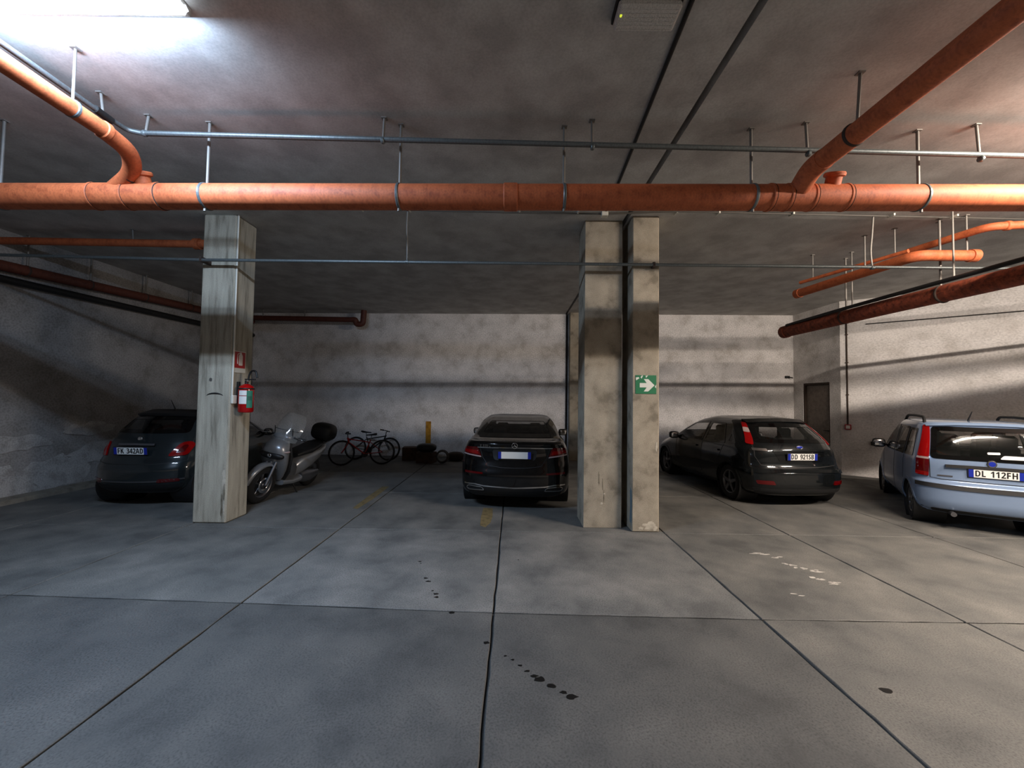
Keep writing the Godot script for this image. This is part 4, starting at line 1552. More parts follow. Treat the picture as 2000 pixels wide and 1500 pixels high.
	put(g, "apron", mats.trim, car)
	# roof rails and aerial
	for s in [-1, 1]:
		g = G.new()
		var rail := bent([Vector3(s * 0.575, 1.49, -0.50), Vector3(s * 0.565, 1.585, -0.60), Vector3(s * 0.55, 1.595, -1.2), Vector3(s * 0.545, 1.585, -1.75), Vector3(s * 0.555, 1.48, -1.9)], 0.1)
		g.tube(rail, 0.02, 10)
		put(g, "roof_rail", mats.trim, car)
		mirror(car, Vector3(s * 0.88, 1.03, -2.25), s, mats.trim, Vector3(0.2, 0.17, 0.12))
		for z in [0.82, 1.48, 2.42]:
			g = G.new()
			strip(g, sh, s, V([z, 0.35, z, 0.7, z, 0.97]), 0.008, 0.003, 0.002)
			put(g, "door_seam", mats.trim, car)
	g = G.new()
	g.tube([Vector3(-0.05, 1.53, -0.75), Vector3(-0.05, 1.56, -0.74), Vector3(-0.03, 1.68, -0.66)], [0.016, 0.011, 0.005], 8)
	put(g, "aerial", mats.trim, car)


func small_grey_car() -> void:
	var sh := Shape.new()
	sh.length = 3.55
	sh.taper = 0.06
	sh.rows = [
		[0.22, 0.18, 3.36, 0.70, 0.5, 2.6, 0.7, 2.3], [0.32, 0.05, 3.46, 0.775, 0.55, 2.6, 0.75, 2.3], [0.44, 0.0, 3.53, 0.81, 0.6, 2.6, 0.8, 2.3],
		[0.57, 0.0, 3.55, 0.82, 0.6, 2.6, 0.8, 2.3], [0.68, 0.04, 3.48, 0.82, 0.6, 2.6, 0.8, 2.3], [0.78, 0.09, 3.34, 0.815, 0.6, 2.5, 0.8, 2.3],
		[0.88, 0.125, 3.10, 0.80, 0.6, 2.5, 0.75, 2.4], [0.98, 0.165, 2.75, 0.775, 0.58, 2.4, 0.65, 2.5], [1.06, 0.21, 2.58, 0.745, 0.56, 2.4, 0.6, 2.5],
		[1.14, 0.27, 2.44, 0.715, 0.54, 2.4, 0.6, 2.5], [1.24, 0.37, 2.26, 0.68, 0.52, 2.4, 0.6, 2.5], [1.34, 0.48, 2.06, 0.64, 0.5, 2.4, 0.6, 2.5],
		[1.41, 0.58, 1.88, 0.60, 0.48, 2.4, 0.55, 2.5], [1.455, 0.74, 1.72, 0.54, 0.42, 2.4, 0.45, 2.4], [1.48, 0.95, 1.55, 0.42, 0.25, 2.3, 0.25, 2.3], [1.49, 1.1, 1.4, 0.28, 0.12, 2.2, 0.12, 2.2]]
	var pnt := paint(Color(0.13, 0.15, 0.155), 0.32, 0.3)
	var car := base_car("small_car", "small rounded grey car half hidden behind the extinguisher pillar", Vector3(-5.93, 0, -6.32), deg_to_rad(0.0), sh, {
		"paint": pnt, "rear_glass": V([-0.58, 1.15, 0.58, 1.15, 0.50, 1.40, -0.50, 1.40]), "rear_pane": mats.tint, "frit": 0.05,
		"wind": V([-0.58, 1.06, 0.58, 1.06, 0.48, 1.40, -0.48, 1.40]), "side_glass": [V([0.55, 1.06, 1.05, 1.02, 1.05, 1.36, 0.82, 1.36]), V([1.12, 1.02, 2.22, 1.0, 1.80, 1.34, 1.12, 1.36])],
		"side_pane": mats.tint, "axles": [0.64, 2.94], "wheel_r": 0.295, "wheel_w": 0.19, "spokes": 5, "rim": mats.alloy, "cabin_w": 0.62, "seats": [0.82, 1.55], "seat_y": 0.5, "head": 1.17, "belt": 1.03, "dash": 2.3})
	# tail lamps: red ring round a body-coloured middle
	for s in [1, -1]:
		var outer := V([0.475, 0.79, 0.68, 0.80, 0.705, 0.95, 0.665, 1.01, 0.575, 1.0])
		if s < 0:
			outer = mirrored(outer)
		var g := G.new()
		band(g, sh, 0, rounded(outer, 0.045), rounded(inset(outer, 0.048), 0.02), 0.018, 0.02)
		var lp := put(g, "tail_lamp", mats.red_lens, car)
		g = G.new()
		patch(g, sh, 0, rounded(inset(outer, 0.044), 0.02), 0.012, 0.0)
		put(g, "lamp_middle", mats.dark_red_lens, lp)
	pair(car, sh, 0, V([0.42, 0.405, 0.66, 0.41, 0.66, 0.455, 0.44, 0.46]), 0.018, 0.012, "reflector", mats.dark_red_lens)
	var g2 := G.new()
	strip(g2, sh, 0, V([-0.70, 0.445, -0.4, 0.425, 0.0, 0.42, 0.4, 0.425, 0.70, 0.445]), 0.02, 0.012, 0.012)
	put(g2, "chrome_strip", mats.alloy, car)
	g2 = G.new()
	patch(g2, sh, 0, rounded(V([-0.60, 0.235, 0.60, 0.235, 0.70, 0.375, -0.70, 0.375]), 0.03), 0.006, 0.012)
	put(g2, "apron", mats.trim, car)
	number_plate(car, Vector3(-0.02, 0.885, -0.075), 0.12, "FK 342AD")
	g2 = G.new()
	strip(g2, sh, 0, V([-0.28, 0.965, 0.0, 0.97, 0.28, 0.965]), 0.028, 0.035, 0.034)
	put(g2, "handle_bar", mats.alloy, car)
	g2 = G.new()
	g2.ball(sh.rear(0, 1.06), Vector3(0.04, 0.04, 0.014), 16, 8)
	put(g2, "badge", mats.chrome, car)
	g2 = G.new()
	strip(g2, sh, 0, V([-0.55, 1.425, -0.3, 1.44, 0.0, 1.445, 0.3, 1.44, 0.55, 1.425]), 0.06, 0.045, 0.045)
	put(g2, "roof_spoiler", mats.trim, car)
	g2 = G.new()
	strip(g2, sh, 0, V([-0.66, 1.10, -0.70, 0.72, -0.4, 0.685, 0.0, 0.68, 0.4, 0.685, 0.70, 0.72, 0.66, 1.10]), 0.008, 0.003, 0.002)
	put(g2, "hatch_seam", mats.trim, car)
	g2 = G.new()
	g2.tube([Vector3(0.1, 1.45, -0.78), Vector3(0.1, 1.50, -0.76), Vector3(0.09, 1.68, -0.66)], [0.014, 0.01, 0.004], 8)
	put(g2, "aerial", mats.trim, car)
	for s in [-1, 1]:
		mirror(car, Vector3(s * 0.86, 1.03, -2.2), s, pnt, Vector3(0.18, 0.14, 0.1))


# ---------------------------------------------------------------- scooter and bicycles
# rounded ring: centre, half width, half depth, exponent; lies across `up`
func ring_at(c: Vector3, right: Vector3, ahead: Vector3, hw: float, hd: float, n := 20, pw := 0.75) -> PackedVector3Array:
	var out := PackedVector3Array()
	for k in n:
		var a := -TAU * k / n
		var x := signf(cos(a)) * pow(absf(cos(a)), pw) * hw
		var y := signf(sin(a)) * pow(absf(sin(a)), pw) * hd
		out.append(c + right * x + ahead * y)
	return out


# rows of [y, z, half width, half depth] stacked upwards
func stack(g: G, rows: Array, pw := 0.75, x := 0.0) -> void:
	var rings := []
	for r in rows:
		var ring := ring_at(Vector3(x, r[0], r[1]), Vector3.RIGHT, Vector3.BACK, r[2], r[3], 24, pw)
		rings.append(ring)
	g.loft(rings)


# rows of [z, y, half width, half height] following each other along z
func run_along(g: G, rows: Array, pw := 0.75, x := 0.0) -> void:
	var rings := []
	for r in rows:
		rings.append(ring_at(Vector3(x, r[1], r[0]), Vector3.RIGHT, Vector3.DOWN, r[2], r[3], 24, pw))
	g.loft(rings)


func scooter() -> void:
	var t := thing("motor_scooter", "silver motor scooter with clear windscreen and black top box", "scooter", Vector3(-4.17, 0.0, -7.54), PI - 0.07)
	t.basis = Basis(Vector3.UP, PI - 0.07) * Basis(Vector3(0, 0, 1), deg_to_rad(12.0))
	var silver := paint(Color(0.50, 0.51, 0.52), 0.32, 0.5)
	var dark: Material = mats.trim
	# steered parts
	var pivot := Vector3(0, 0.6, -0.62)
	var turn := Basis(Vector3(0, 0.93, 0.36).normalized(), deg_to_rad(-4.0))
	var steer := Transform3D(turn, pivot - turn * pivot)
	var wc := Vector3(0, 0.315, -0.72)
	var ax := Transform3D(Basis(Vector3(0, 0, 1), PI / 2), wc)
	var g := G.new()
	g.lathe([Vector2(0.205, -0.05), Vector2(0.27, -0.056), Vector2(0.305, -0.03), Vector2(0.315, 0.0), Vector2(0.305, 0.03), Vector2(0.27, 0.056), Vector2(0.205, 0.05)], ax, 36)
	var fw := put(g, "front_wheel", mats.rubber, t)
	fw.transform = steer
	g = G.new()
	g.lathe([Vector2(0.21, -0.045), Vector2(0.195, -0.045), Vector2(0.19, 0.0), Vector2(0.195, 0.045), Vector2(0.21, 0.045)], ax, 32)
	g.lathe([Vector2(0.0, -0.055), Vector2(0.04, -0.055), Vector2(0.04, 0.055), Vector2(0.0, 0.055)], ax, 14)
	for k in 5:
		var d := Vector3(0, cos(TAU * k / 5), sin(TAU * k / 5))
		g.tube([wc + d * 0.03, wc + d * 0.2], [0.022, 0.016], 8)
	put(g, "rim", mats.alloy, fw)
	g = G.new()
	g.lathe([Vector2(0.13, 0.062), Vector2(0.13, 0.066), Vector2(0.07, 0.066), Vector2(0.07, 0.062)], ax, 28)
	put(g, "brake_disc", mats.chrome, fw)
	g = G.new()
	for s in [-1, 1]:
		g.tube([wc + Vector3(s * 0.085, 0, 0), Vector3(s * 0.08, 0.72, -0.56)], [0.022, 0.028], 12)
	g.tube([Vector3(0, 0.66, -0.58), Vector3(0, 1.02, -0.44)], 0.03, 12)
	g.box(Vector3(0, 0.70, -0.565), Vector3(0.2, 0.05, 0.06), 0.015)
	var fork := put(g, "fork", mats.alloy, t)
	fork.transform = steer
	# mudguard: a shell over the tyre
	g = G.new()
	var rings := []
	for k in 15:
		var a := lerpf(deg_to_rad(8), deg_to_rad(158), k / 14.0)
		var d := Vector3(0, sin(a), -cos(a))
		var w := 0.078 * pow(sin(clampf((k + 1) / 8.0, 0, 1) * PI / 2), 0.5)
		var ring := PackedVector3Array()
		for m in 9:
			var b := lerpf(-1, 1, m / 8.0)
			ring.append(wc + d * (0.34 + 0.03 * (1 - b * b) - 0.06 * maxf(0, absf(b) - 0.7)) + Vector3(-b * w, 0, 0))
		for m in 9:
			var b := lerpf(1, -1, m / 8.0)
			ring.append(wc + d * (0.33 + 0.03 * (1 - b * b) - 0.06 * maxf(0, absf(b) - 0.7)) + Vector3(-b * w * 0.94, 0, 0))
		rings.append(ring)
	g.loft(rings)
	var mg := put(g, "front_mudguard", silver, t)
	mg.transform = steer
	# apron
	g = G.new()
	stack(g, [[0.33, -0.36, 0.09, 0.03], [0.42, -0.40, 0.15, 0.05], [0.55, -0.45, 0.205, 0.07], [0.68, -0.50, 0.235, 0.10], [0.80, -0.53, 0.235, 0.13], [0.90, -0.53, 0.215, 0.15], [0.98, -0.50, 0.18, 0.15], [1.05, -0.45, 0.13, 0.12], [1.08, -0.42, 0.08, 0.07]], 0.85)
	put(g, "apron", silver, t)
	g = G.new()
	g.ball(Vector3(0, 0.80, -0.605), Vector3(0.215, 0.062, 0.085), 24, 12, Transform3D.IDENTITY, 0.8)
	var hl := put(g, "headlamp", mats.ink, t)
	for x in [-0.10, 0.0, 0.10]:
		g = G.new()
		g.ball(Vector3(x, 0.80 - 0.01 * absf(x) * 10 * -1.0, -0.682 + absf(x) * 0.2), Vector3(0.042, 0.034, 0.016), 14, 8)
		put(g, "reflector", mats.chrome, hl)
	for s in [-1, 1]:
		g = G.new()
		g.ball(Vector3(s * 0.19, 0.88, -0.53), Vector3(0.05, 0.02, 0.08), 14, 8)
		put(g, "indicator", mats.clear_lens, t)
	# handlebar
	g = G.new()
	g.ball(Vector3(0, 1.10, -0.42), Vector3(0.17, 0.055, 0.09), 20, 10, Transform3D.IDENTITY, 0.85)
	var hb := put(g, "handlebar_cover", silver, t)
	hb.transform = steer
	g = G.new()
	g.tube([Vector3(-0.36, 1.09, -0.33), Vector3(-0.2, 1.11, -0.40), Vector3(0.2, 1.11, -0.40), Vector3(0.36, 1.09, -0.33)], 0.016, 10)
	for s in [-1, 1]:
		g.tube([Vector3(s * 0.25, 1.105, -0.385), Vector3(s * 0.37, 1.09, -0.328)], 0.021, 10)
	var bar := put(g, "handlebar", dark, t)
	bar.transform = steer
	for s in [-1, 1]:
		g = G.new()
		g.tube([Vector3(s * 0.24, 1.12, -0.40), Vector3(s * 0.27, 1.13, -0.46), Vector3(s * 0.38, 1.10, -0.43)], 0.008, 8)
		var lv := put(g, "brake_lever", mats.chrome, t)
		lv.transform = steer
	# windscreen: bowed sheet
	g = G.new()
	var sheet := []
	for i in 11:
		var v := i / 10.0
		var line := PackedVector3Array()
		for j in 15:
			var u := lerpf(-1, 1, j / 14.0)
			var hw := lerpf(0.24, 0.27, sin(v * PI * 0.6)) * (1.0 - 0.35 * pow(v, 4))
			line.append(Vector3(u * hw, 1.02 + 0.50 * v - 0.05 * u * u * v, -0.56 + 0.24 * v + 0.16 * u * u))
		sheet.append(line)
	for i in 10:
		for j in 14:
			g.quad(sheet[i][j], sheet[i + 1][j], sheet[i + 1][j + 1], sheet[i][j + 1], 1)
	var ws := put(g, "windscreen", mats.screen, t)
	ws.transform = steer
	g = G.new()
	g.tube([sheet[4][1], sheet[4][4] + Vector3(0, 0, 0.01), sheet[4][10] + Vector3(0, 0, 0.01), sheet[4][13]], 0.007, 8)
	for s in [-1, 1]:
		g.tube([Vector3(s * 0.17, 1.10, -0.41), Vector3(s * 0.17, 1.26, -0.45)], 0.007, 8)
	put(g, "screen_stay", dark, ws)
	# legshield, footboard, saddle, rear panels
	g = G.new()
	stack(g, [[0.34, -0.30, 0.14, 0.05], [0.5, -0.34, 0.22, 0.045], [0.75, -0.37, 0.23, 0.04], [1.0, -0.38, 0.16, 0.04]], 0.8)
	put(g, "legshield", dark, t)
	g = G.new()
	run_along(g, [[-0.36, 0.30, 0.16, 0.05], [-0.1, 0.275, 0.19, 0.05], [0.12, 0.28, 0.19, 0.055], [0.25, 0.33, 0.17, 0.08]], 0.6)
	put(g, "footboard", silver, t)
	g = G.new()
	run_along(g, [[0.06, 0.44, 0.10, 0.13], [0.18, 0.52, 0.16, 0.18], [0.40, 0.60, 0.19, 0.17], [0.65, 0.67, 0.18, 0.12], [0.88, 0.74, 0.13, 0.075], [1.0, 0.78, 0.08, 0.04]], 0.75)
	put(g, "rear_panel", silver, t)
	g = G.new()
	run_along(g, [[0.02, 0.72, 0.09, 0.03], [0.14, 0.76, 0.15, 0.05], [0.38, 0.78, 0.17, 0.06], [0.62, 0.84, 0.16, 0.06], [0.82, 0.86, 0.12, 0.045]], 0.7)
	put(g, "saddle", mats.black, t)
	g = G.new()
	for s in [-1, 1]:
		g.tube(bent([Vector3(s * 0.13, 0.80, 0.62), Vector3(s * 0.14, 0.88, 0.80), Vector3(s * 0.09, 0.885, 1.02)], 0.08), 0.012, 8)
	g.box(Vector3(0, 0.89, 0.93), Vector3(0.22, 0.02, 0.26), 0.005)
	put(g, "luggage_rack", mats.alloy, t)
	g = G.new()
	g.ball(Vector3(0, 1.075, 0.93), Vector3(0.23, 0.178, 0.215), 28, 16, Transform3D.IDENTITY, 0.7)
	var tb := put(g, "top_box", mats.black, t)
	g = G.new()
	rings = []
	var lip := []
	for k in 29:
		var a := TAU * k / 28.0
		lip.append(Vector3(signf(cos(a)) * pow(absf(cos(a)), 0.7) * 0.226, 1.03, 0.93 + signf(sin(a)) * pow(absf(sin(a)), 0.7) * 0.211))
	g.tube(lip, 0.006, 6, false)
	put(g, "lid_seam", dark, tb)
	# rear wheel, engine, silencer, stands
	var rc := Transform3D(Basis(Vector3(0, 0, 1), PI / 2), Vector3(0, 0.29, 0.70))
	g = G.new()
	g.lathe([Vector2(0.18, -0.06), Vector2(0.25, -0.068), Vector2(0.28, -0.04), Vector2(0.29, 0.0), Vector2(0.28, 0.04), Vector2(0.25, 0.068), Vector2(0.18, 0.06)], rc, 32)
	var rw := put(g, "rear_wheel", mats.rubber, t)
	g = G.new()
	g.lathe([Vector2(0.185, -0.05), Vector2(0.17, -0.05), Vector2(0.05, -0.03), Vector2(0.05, 0.03), Vector2(0.17, 0.05), Vector2(0.185, 0.05)], rc, 24)
	put(g, "rim", mats.alloy, rw)
	g = G.new()
	run_along(g, [[0.16, 0.30, 0.08, 0.09], [0.3, 0.30, 0.12, 0.12], [0.55, 0.29, 0.1, 0.1], [0.78, 0.29, 0.05, 0.06]], 0.7, -0.1)
	put(g, "engine_case", mats.alloy, t)
	g = G.new()
	g.tube([Vector3(0.17, 0.26, 0.25), Vector3(0.18, 0.28, 0.45), Vector3(0.19, 0.34, 0.95)], [0.03, 0.06, 0.065], 16)
	put(g, "silencer", mats.alloy, t)
	g = G.new()
	g.tube([Vector3(-0.08, 0.26, 0.0), Vector3(-0.20, 0.02, 0.10)], 0.012, 8)
	put(g, "side_stand", mats.black, t)


func bicycle(label: String, at: Vector3, turn: float, lean: float, frame_mat: Material, r: float) -> void:
	# rolls along -z; wheels at z = -0.5 and 0.5
	var t := thing("bicycle", label, "bicycle", at, 0.0, "bicycles against the rear wall")
	t.basis = Basis(Vector3.UP, turn) * Basis(Vector3(0, 0, 1), lean)
	for s in [-1, 1]:
		var c := Vector3(0, r, s * 0.50)
		var xf := Transform3D(Basis(Vector3(0, 0, 1), PI / 2), c)
		var g := G.new()
		var prof := []
		for k in 9:
			prof.append(Vector2(r - 0.022 + 0.022 * cos(TAU * k / 8), 0.022 * sin(TAU * k / 8)))
		g.lathe(prof, xf, 32)
		var w := put(g, "wheel", mats.rubber, t)
		g = G.new()
		g.lathe([Vector2(r - 0.055, -0.01), Vector2(r - 0.04, -0.014), Vector2(r - 0.04, 0.014), Vector2(r - 0.055, 0.01), Vector2(r - 0.055, -0.01)], xf, 32)
		g.lathe([Vector2(0.0, -0.035), Vector2(0.02, -0.035), Vector2(0.02, 0.035), Vector2(0.0, 0.035)], xf, 10)
		put(g, "rim", mats.alloy, w)
		for k in 14:
			g = G.new()
			var a := TAU * k / 14
			var d := Vector3(0, cos(a), sin(a))
			g.tube([c + d * 0.018 + Vector3(0.02 if k % 2 else -0.02, 0, 0), c + d * (r - 0.045)], 0.0018, 4)
			put(g, "spoke", mats.alloy, w)
	var bb := Vector3(0, r - 0.04, 0.06)
	var head := Vector3(0, r + 0.36, -0.36)
	var seat := Vector3(0, r + 0.32, 0.20)
	var g2 := G.new()
	g2.tube([bb, head - Vector3(0, 0.10, -0.03)], 0.019, 10)
	g2.tube([bb, seat], 0.016, 10)
	g2.tube([seat - Vector3(0, 0.06, 0.02), head], 0.016, 10)
	for s in [-1, 1]:
		g2.tube([bb, Vector3(s * 0.05, r, 0.5)], 0.010, 8)
		g2.tube([seat - Vector3(0, 0.06, 0.0), Vector3(s * 0.05, r, 0.5)], 0.009, 8)
	g2.tube([head + Vector3(0, 0.03, -0.01), head - Vector3(0, 0.12, -0.035)], 0.021, 10)
	put(g2, "frame", frame_mat, t)
	g2 = G.new()
	for s in [-1, 1]:
		g2.tube([head - Vector3(-s * 0.045, 0.13, 0.0), Vector3(s * 0.045, r, -0.5)], 0.012, 8)
	g2.box(head - Vector3(0, 0.12, 0.0), Vector3(0.12, 0.03, 0.03), 0.006)
	put(g2, "fork", frame_mat, t)
	g2 = G.new()
	g2.tube([head, head + Vector3(0, 0.12, -0.01), head + Vector3(0, 0.13, -0.07)], 0.012, 8)
	g2.tube(bent([head + Vector3(-0.29, 0.15, 0.03), head + Vector3(-0.1, 0.14, -0.06), head + Vector3(0.1, 0.14, -0.06), head + Vector3(0.29, 0.15, 0.03)], 0.05), 0.012, 8)
	var hb := put(g2, "handlebar", mats.black, t)
	for s in [-1, 1]:
		g2 = G.new()
		g2.tube([head + Vector3(s * 0.19, 0.147, -0.02), head + Vector3(s * 0.30, 0.15, 0.033)], 0.018, 8)
		put(g2, "grip", mats.rubber, hb)
	g2 = G.new()
	run_along(g2, [[0.08, r + 0.45, 0.02, 0.015], [0.2, r + 0.455, 0.04, 0.02], [0.32, r + 0.47, 0.085, 0.03], [0.36, r + 0.475, 0.06, 0.02]])
	put(g2, "saddle", mats.black, t)
	g2 = G.new()
	g2.tube([seat, Vector3(0, r + 0.45, 0.225)], 0.012, 8)
	put(g2, "seat_post", mats.alloy, t)
	g2 = G.new()
	g2.lathe([Vector2(0.0, 0.035), Vector2(0.085, 0.035), Vector2(0.085, 0.042), Vector2(0.0, 0.042)], Transform3D(Basis(Vector3(0, 0, 1), -PI / 2), bb), 20, 100)
	g2.tube([bb + Vector3(0.05, 0, 0), bb + Vector3(0.06, -0.11, -0.1), bb + Vector3(0.15, -0.11, -0.1)], 0.009, 6)
	g2.tube([bb + Vector3(-0.05, 0, 0), bb + Vector3(-0.06, 0.11, 0.1), bb + Vector3(-0.15, 0.11, 0.1)], 0.009, 6)
	put(g2, "crank", mats.black, t)


func scooter_and_bikes() -> void:
	scooter()
	bicycle("red-framed bicycle leaning by the rear wall behind the scooter", Vector3(-3.92, 0.0, -10.72), PI / 2 + 0.3, deg_to_rad(-9), mats.red_paint, 0.325)
	bicycle("black bicycle leaning on the rear wall behind the red one", Vector3(-3.97, 0.0, -11.55), -PI / 2 - 0.12, deg_to_rad(10), mats.black, 0.325)
	# oddments heaped by the wall
	var card := rough_mat(Color(0.33, 0.23, 0.17), mats.pillar.albedo_texture, 0.6, mats.pillar.detail_albedo, 0.3, 0.9)
	var k := 0
	for b in [[Vector3(-2.90, 0.0, -11.75), Vector3(0.44, 0.36, 0.36), 0.1, "low brown cardboard box against the rear wall next to the bicycles"], [Vector3(-2.36, 0.0, -11.30), Vector3(0.46, 0.28, 0.36), -0.2, "smaller brown cardboard box under the black bag"]]:
		var t := thing("cardboard_box", b[3], "box", b[0], b[2], "boxes by the rear wall")
		var s: Vector3 = b[1]
		var g := G.new()
		g.box(Vector3(0, s.y / 2, 0), s, 0.008)
		put(g, "carton", card, t)
		for sd in [-1, 1]:
			g = G.new()
			g.box(Vector3(0, s.y + 0.004, sd * s.z * 0.252), Vector3(s.x - 0.01, 0.006, s.z * 0.49), 0.001)
			put(g, "flap", card, t)
		k += 1
	var g := G.new()
	g.ball(Vector3(-2.36, 0.407, -11.30), Vector3(0.27, 0.115, 0.2), 22, 12, Transform3D.IDENTITY, 0.75)
	single(g, "holdall_bag", mats.black, "black bag lying on the small cardboard box", "bag")
	var t := thing("hose_coil", "grey coil of hose on the floor beside the cardboard boxes", "hose", Vector3(-1.90, 0.19, -11.15))
	t.basis = Basis(Vector3.RIGHT, PI / 2 - 0.12)
	for i in 3:
		g = G.new()
		var loop := []
		for a in 25:
			loop.append(Vector3(cos(TAU * a / 24.0) * (0.165 - 0.012 * i), -0.03 + 0.035 * i, sin(TAU * a / 24.0) * (0.165 - 0.012 * i)))
		g.tube(loop, 0.019, 8, false)
		put(g, "loop", mats.cable, t)
	g = G.new()
	g.ball(Vector3(-1.62, 0.12, -11.7), Vector3(0.25, 0.13, 0.2), 20, 10, Transform3D.IDENTITY, 0.8)
	single(g, "rag_sack", mats.rusty, "dark sack slumped on the floor between the hose coil and the black sedan", "sack")


# ---------------------------------------------------------------- fittings, signs, marks
func small_things() -> void:
	# fire extinguisher on the side of the pillar
	var t := thing("fire_extinguisher", "red fire extinguisher with white and green labels hung on the pillar", "extinguisher", Vector3(-3.83, 1.53, -5.865))
	var g := G.new()
	g.lathe([Vector2(0.0, 0.0), Vector2(0.085, 0.002), Vector2(0.098, 0.02), Vector2(0.10, 0.33), Vector2(0.088, 0.375), Vector2(0.045, 0.40), Vector2(0.03, 0.41), Vector2(0.0, 0.412)], Transform3D.IDENTITY, 32)
	put(g, "cylinder", mats.red_paint, t)
	var label := func(a0: float, a1: float, y0: float, y1: float, m: Material, called: String) -> void:
		var gg := G.new()
		for k in 8:
			var a := lerpf(a0, a1, k / 8.0)
			var b := lerpf(a0, a1, (k + 1) / 8.0)
			gg.quad(Vector3(sin(a) * 0.1012, y0, cos(a) * 0.1012), Vector3(sin(b) * 0.1012, y0, cos(b) * 0.1012), Vector3(sin(b) * 0.1012, y1, cos(b) * 0.1012), Vector3(sin(a) * 0.1012, y1, cos(a) * 0.1012), 1)
		put(gg, called, m, t)
	label.call(-0.4, 0.62, 0.245, 0.315, mats.plate_white, "label")
	label.call(-0.4, 0.62, 0.125, 0.235, mats.plate_white, "label")
	label.call(0.64, 1.45, 0.07, 0.315, mat(Color(0.10, 0.45, 0.36), 0.5), "green_tag")
	label.call(0.75, 1.3, 0.175, 0.235, mat(Color(0.05, 0.28, 0.24), 0.5), "tag_print")
	g = G.new()
	g.tube([Vector3(0, 0.40, 0), Vector3(0, 0.46, 0)], 0.024, 12)
	g.box(Vector3(0.05, 0.475, 0.0), Vector3(0.15, 0.018, 0.03), 0.005)
	put(g, "valve", mats.black, t)
	g = G.new()
	g.tube(bent([Vector3(0.02, 0.45, 0.0), Vector3(0.03, 0.53, 0.0), Vector3(0.06, 0.60, 0.0), Vector3(0.14, 0.60, 0.02), Vector3(0.17, 0.50, 0.03)], 0.05), 0.013, 10)
	put(g, "lever", mats.black, t)
	g = G.new()
	g.ball(Vector3(0.03, 0.452, 0.03), Vector3(0.018, 0.018, 0.012), 12, 8)
	put(g, "gauge", mats.chrome, t)
	g = G.new()
	g.box(Vector3(-0.115, 0.34, 0), Vector3(0.028, 0.2, 0.05), 0.004)
	g.lathe([Vector2(0.1, 0.33), Vector2(0.104, 0.332), Vector2(0.104, 0.348), Vector2(0.1, 0.35)], Transform3D.IDENTITY, 24)
	put(g, "bracket", mats.black, t)
	# extinguisher sign
	t = thing("extinguisher_sign", "red sign with a white extinguisher symbol above the fire extinguisher", "sign", Vector3(-3.96, 2.255, -5.89), PI / 2)
	g = G.new()
	g.box(Vector3(0, 0, 0.003), Vector3(0.25, 0.31, 0.006), 0.001)
	put(g, "board", mats.white_plastic, t)
	g = G.new()
	g.box(Vector3(0, 0.028, 0.0065), Vector3(0.226, 0.232, 0.002))
	put(g, "red_field", mat(Color(0.62, 0.05, 0.06), 0.45), t)
	var sym := mat(Color(0.85, 0.80, 0.76), 0.5)
	g = G.new()
	g.extrude(rounded([Vector2(-0.042, -0.07), Vector2(0.042, -0.07), Vector2(0.042, 0.07), Vector2(0.018, 0.10), Vector2(0.018, 0.118), Vector2(-0.018, 0.118), Vector2(-0.018, 0.10), Vector2(-0.042, 0.07)], 0.014), 0.0015, Transform3D(Basis.IDENTITY, Vector3(0.012, 0.02, 0.0074)))
	put(g, "symbol", sym, t)
	g = G.new()
	g.tube([Vector3(-0.005, 0.13, 0.008), Vector3(-0.055, 0.11, 0.008), Vector3(-0.062, 0.04, 0.008), Vector3(-0.056, -0.03, 0.008)], 0.006, 6)
	put(g, "symbol_hose", sym, t)
	# green arrow sign on the narrow pillar
	t = thing("direction_sign", "worn green sign with a white arrow pointing along the aisle", "sign", Vector3(1.814, 1.998, -5.615))
	g = G.new()
	g.box(Vector3(0, 0, 0.003), Vector3(0.285, 0.255, 0.006), 0.001)
	put(g, "board", mat(Color(0.08, 0.42, 0.27), 0.5), t)
	var white := mat(Color(0.82, 0.83, 0.79), 0.6)
	g = G.new()
	g.extrude(PackedVector2Array([Vector2(-0.085, -0.03), Vector2(0.01, -0.03), Vector2(-0.03, -0.085), Vector2(0.03, -0.085), Vector2(0.118, 0.0), Vector2(0.03, 0.085), Vector2(-0.03, 0.085), Vector2(0.01, 0.03), Vector2(-0.085, 0.03)]), 0.0015, Transform3D(Basis.IDENTITY, Vector3(0, -0.01, 0.0062)))
	put(g, "arrow", white, t)
	for p in [[Vector2(-0.135, 0.055), Vector2(-0.09, 0.085), Vector2(-0.10, 0.10), Vector2(-0.14, 0.095)], [Vector2(-0.06, 0.08), Vector2(-0.04, 0.12), Vector2(-0.055, 0.125), Vector2(-0.075, 0.1)], [Vector2(0.12, -0.03), Vector2(0.138, -0.05), Vector2(0.14, 0.0)], [Vector2(0.0, 0.09), Vector2(0.03, 0.125), Vector2(-0.005, 0.12)]]:
		g = G.new()
		g.extrude(PackedVector2Array(p), 0.0012, Transform3D(Basis.IDENTITY, Vector3(0, 0, 0.0062)))
		put(g, "bare_patch", white, t)
	# switch box with its conduit on the extinguisher pillar
	t = thing("switch_box", "small white socket box with a conduit running up the pillar", "switch", Vector3(-3.96, 1.715, -5.772), PI / 2)
	g = G.new()
	g.box(Vector3(0, 0, 0.0175), Vector3(0.09, 0.12, 0.035), 0.008)
	put(g, "box", mats.white_plastic, t)
	g = G.new()
	g.box(Vector3(0.066, 0.0, 0.01), Vector3(0.044, 0.10, 0.02), 0.005)
	put(g, "cover", mats.black, t)
	g = G.new()
	g.tube([Vector3(-0.032, 0.05, 0.014), Vector3(-0.032, CEIL - 1.715, 0.014)], 0.012, 10)
	put(g, "conduit", mats.white_plastic, t)
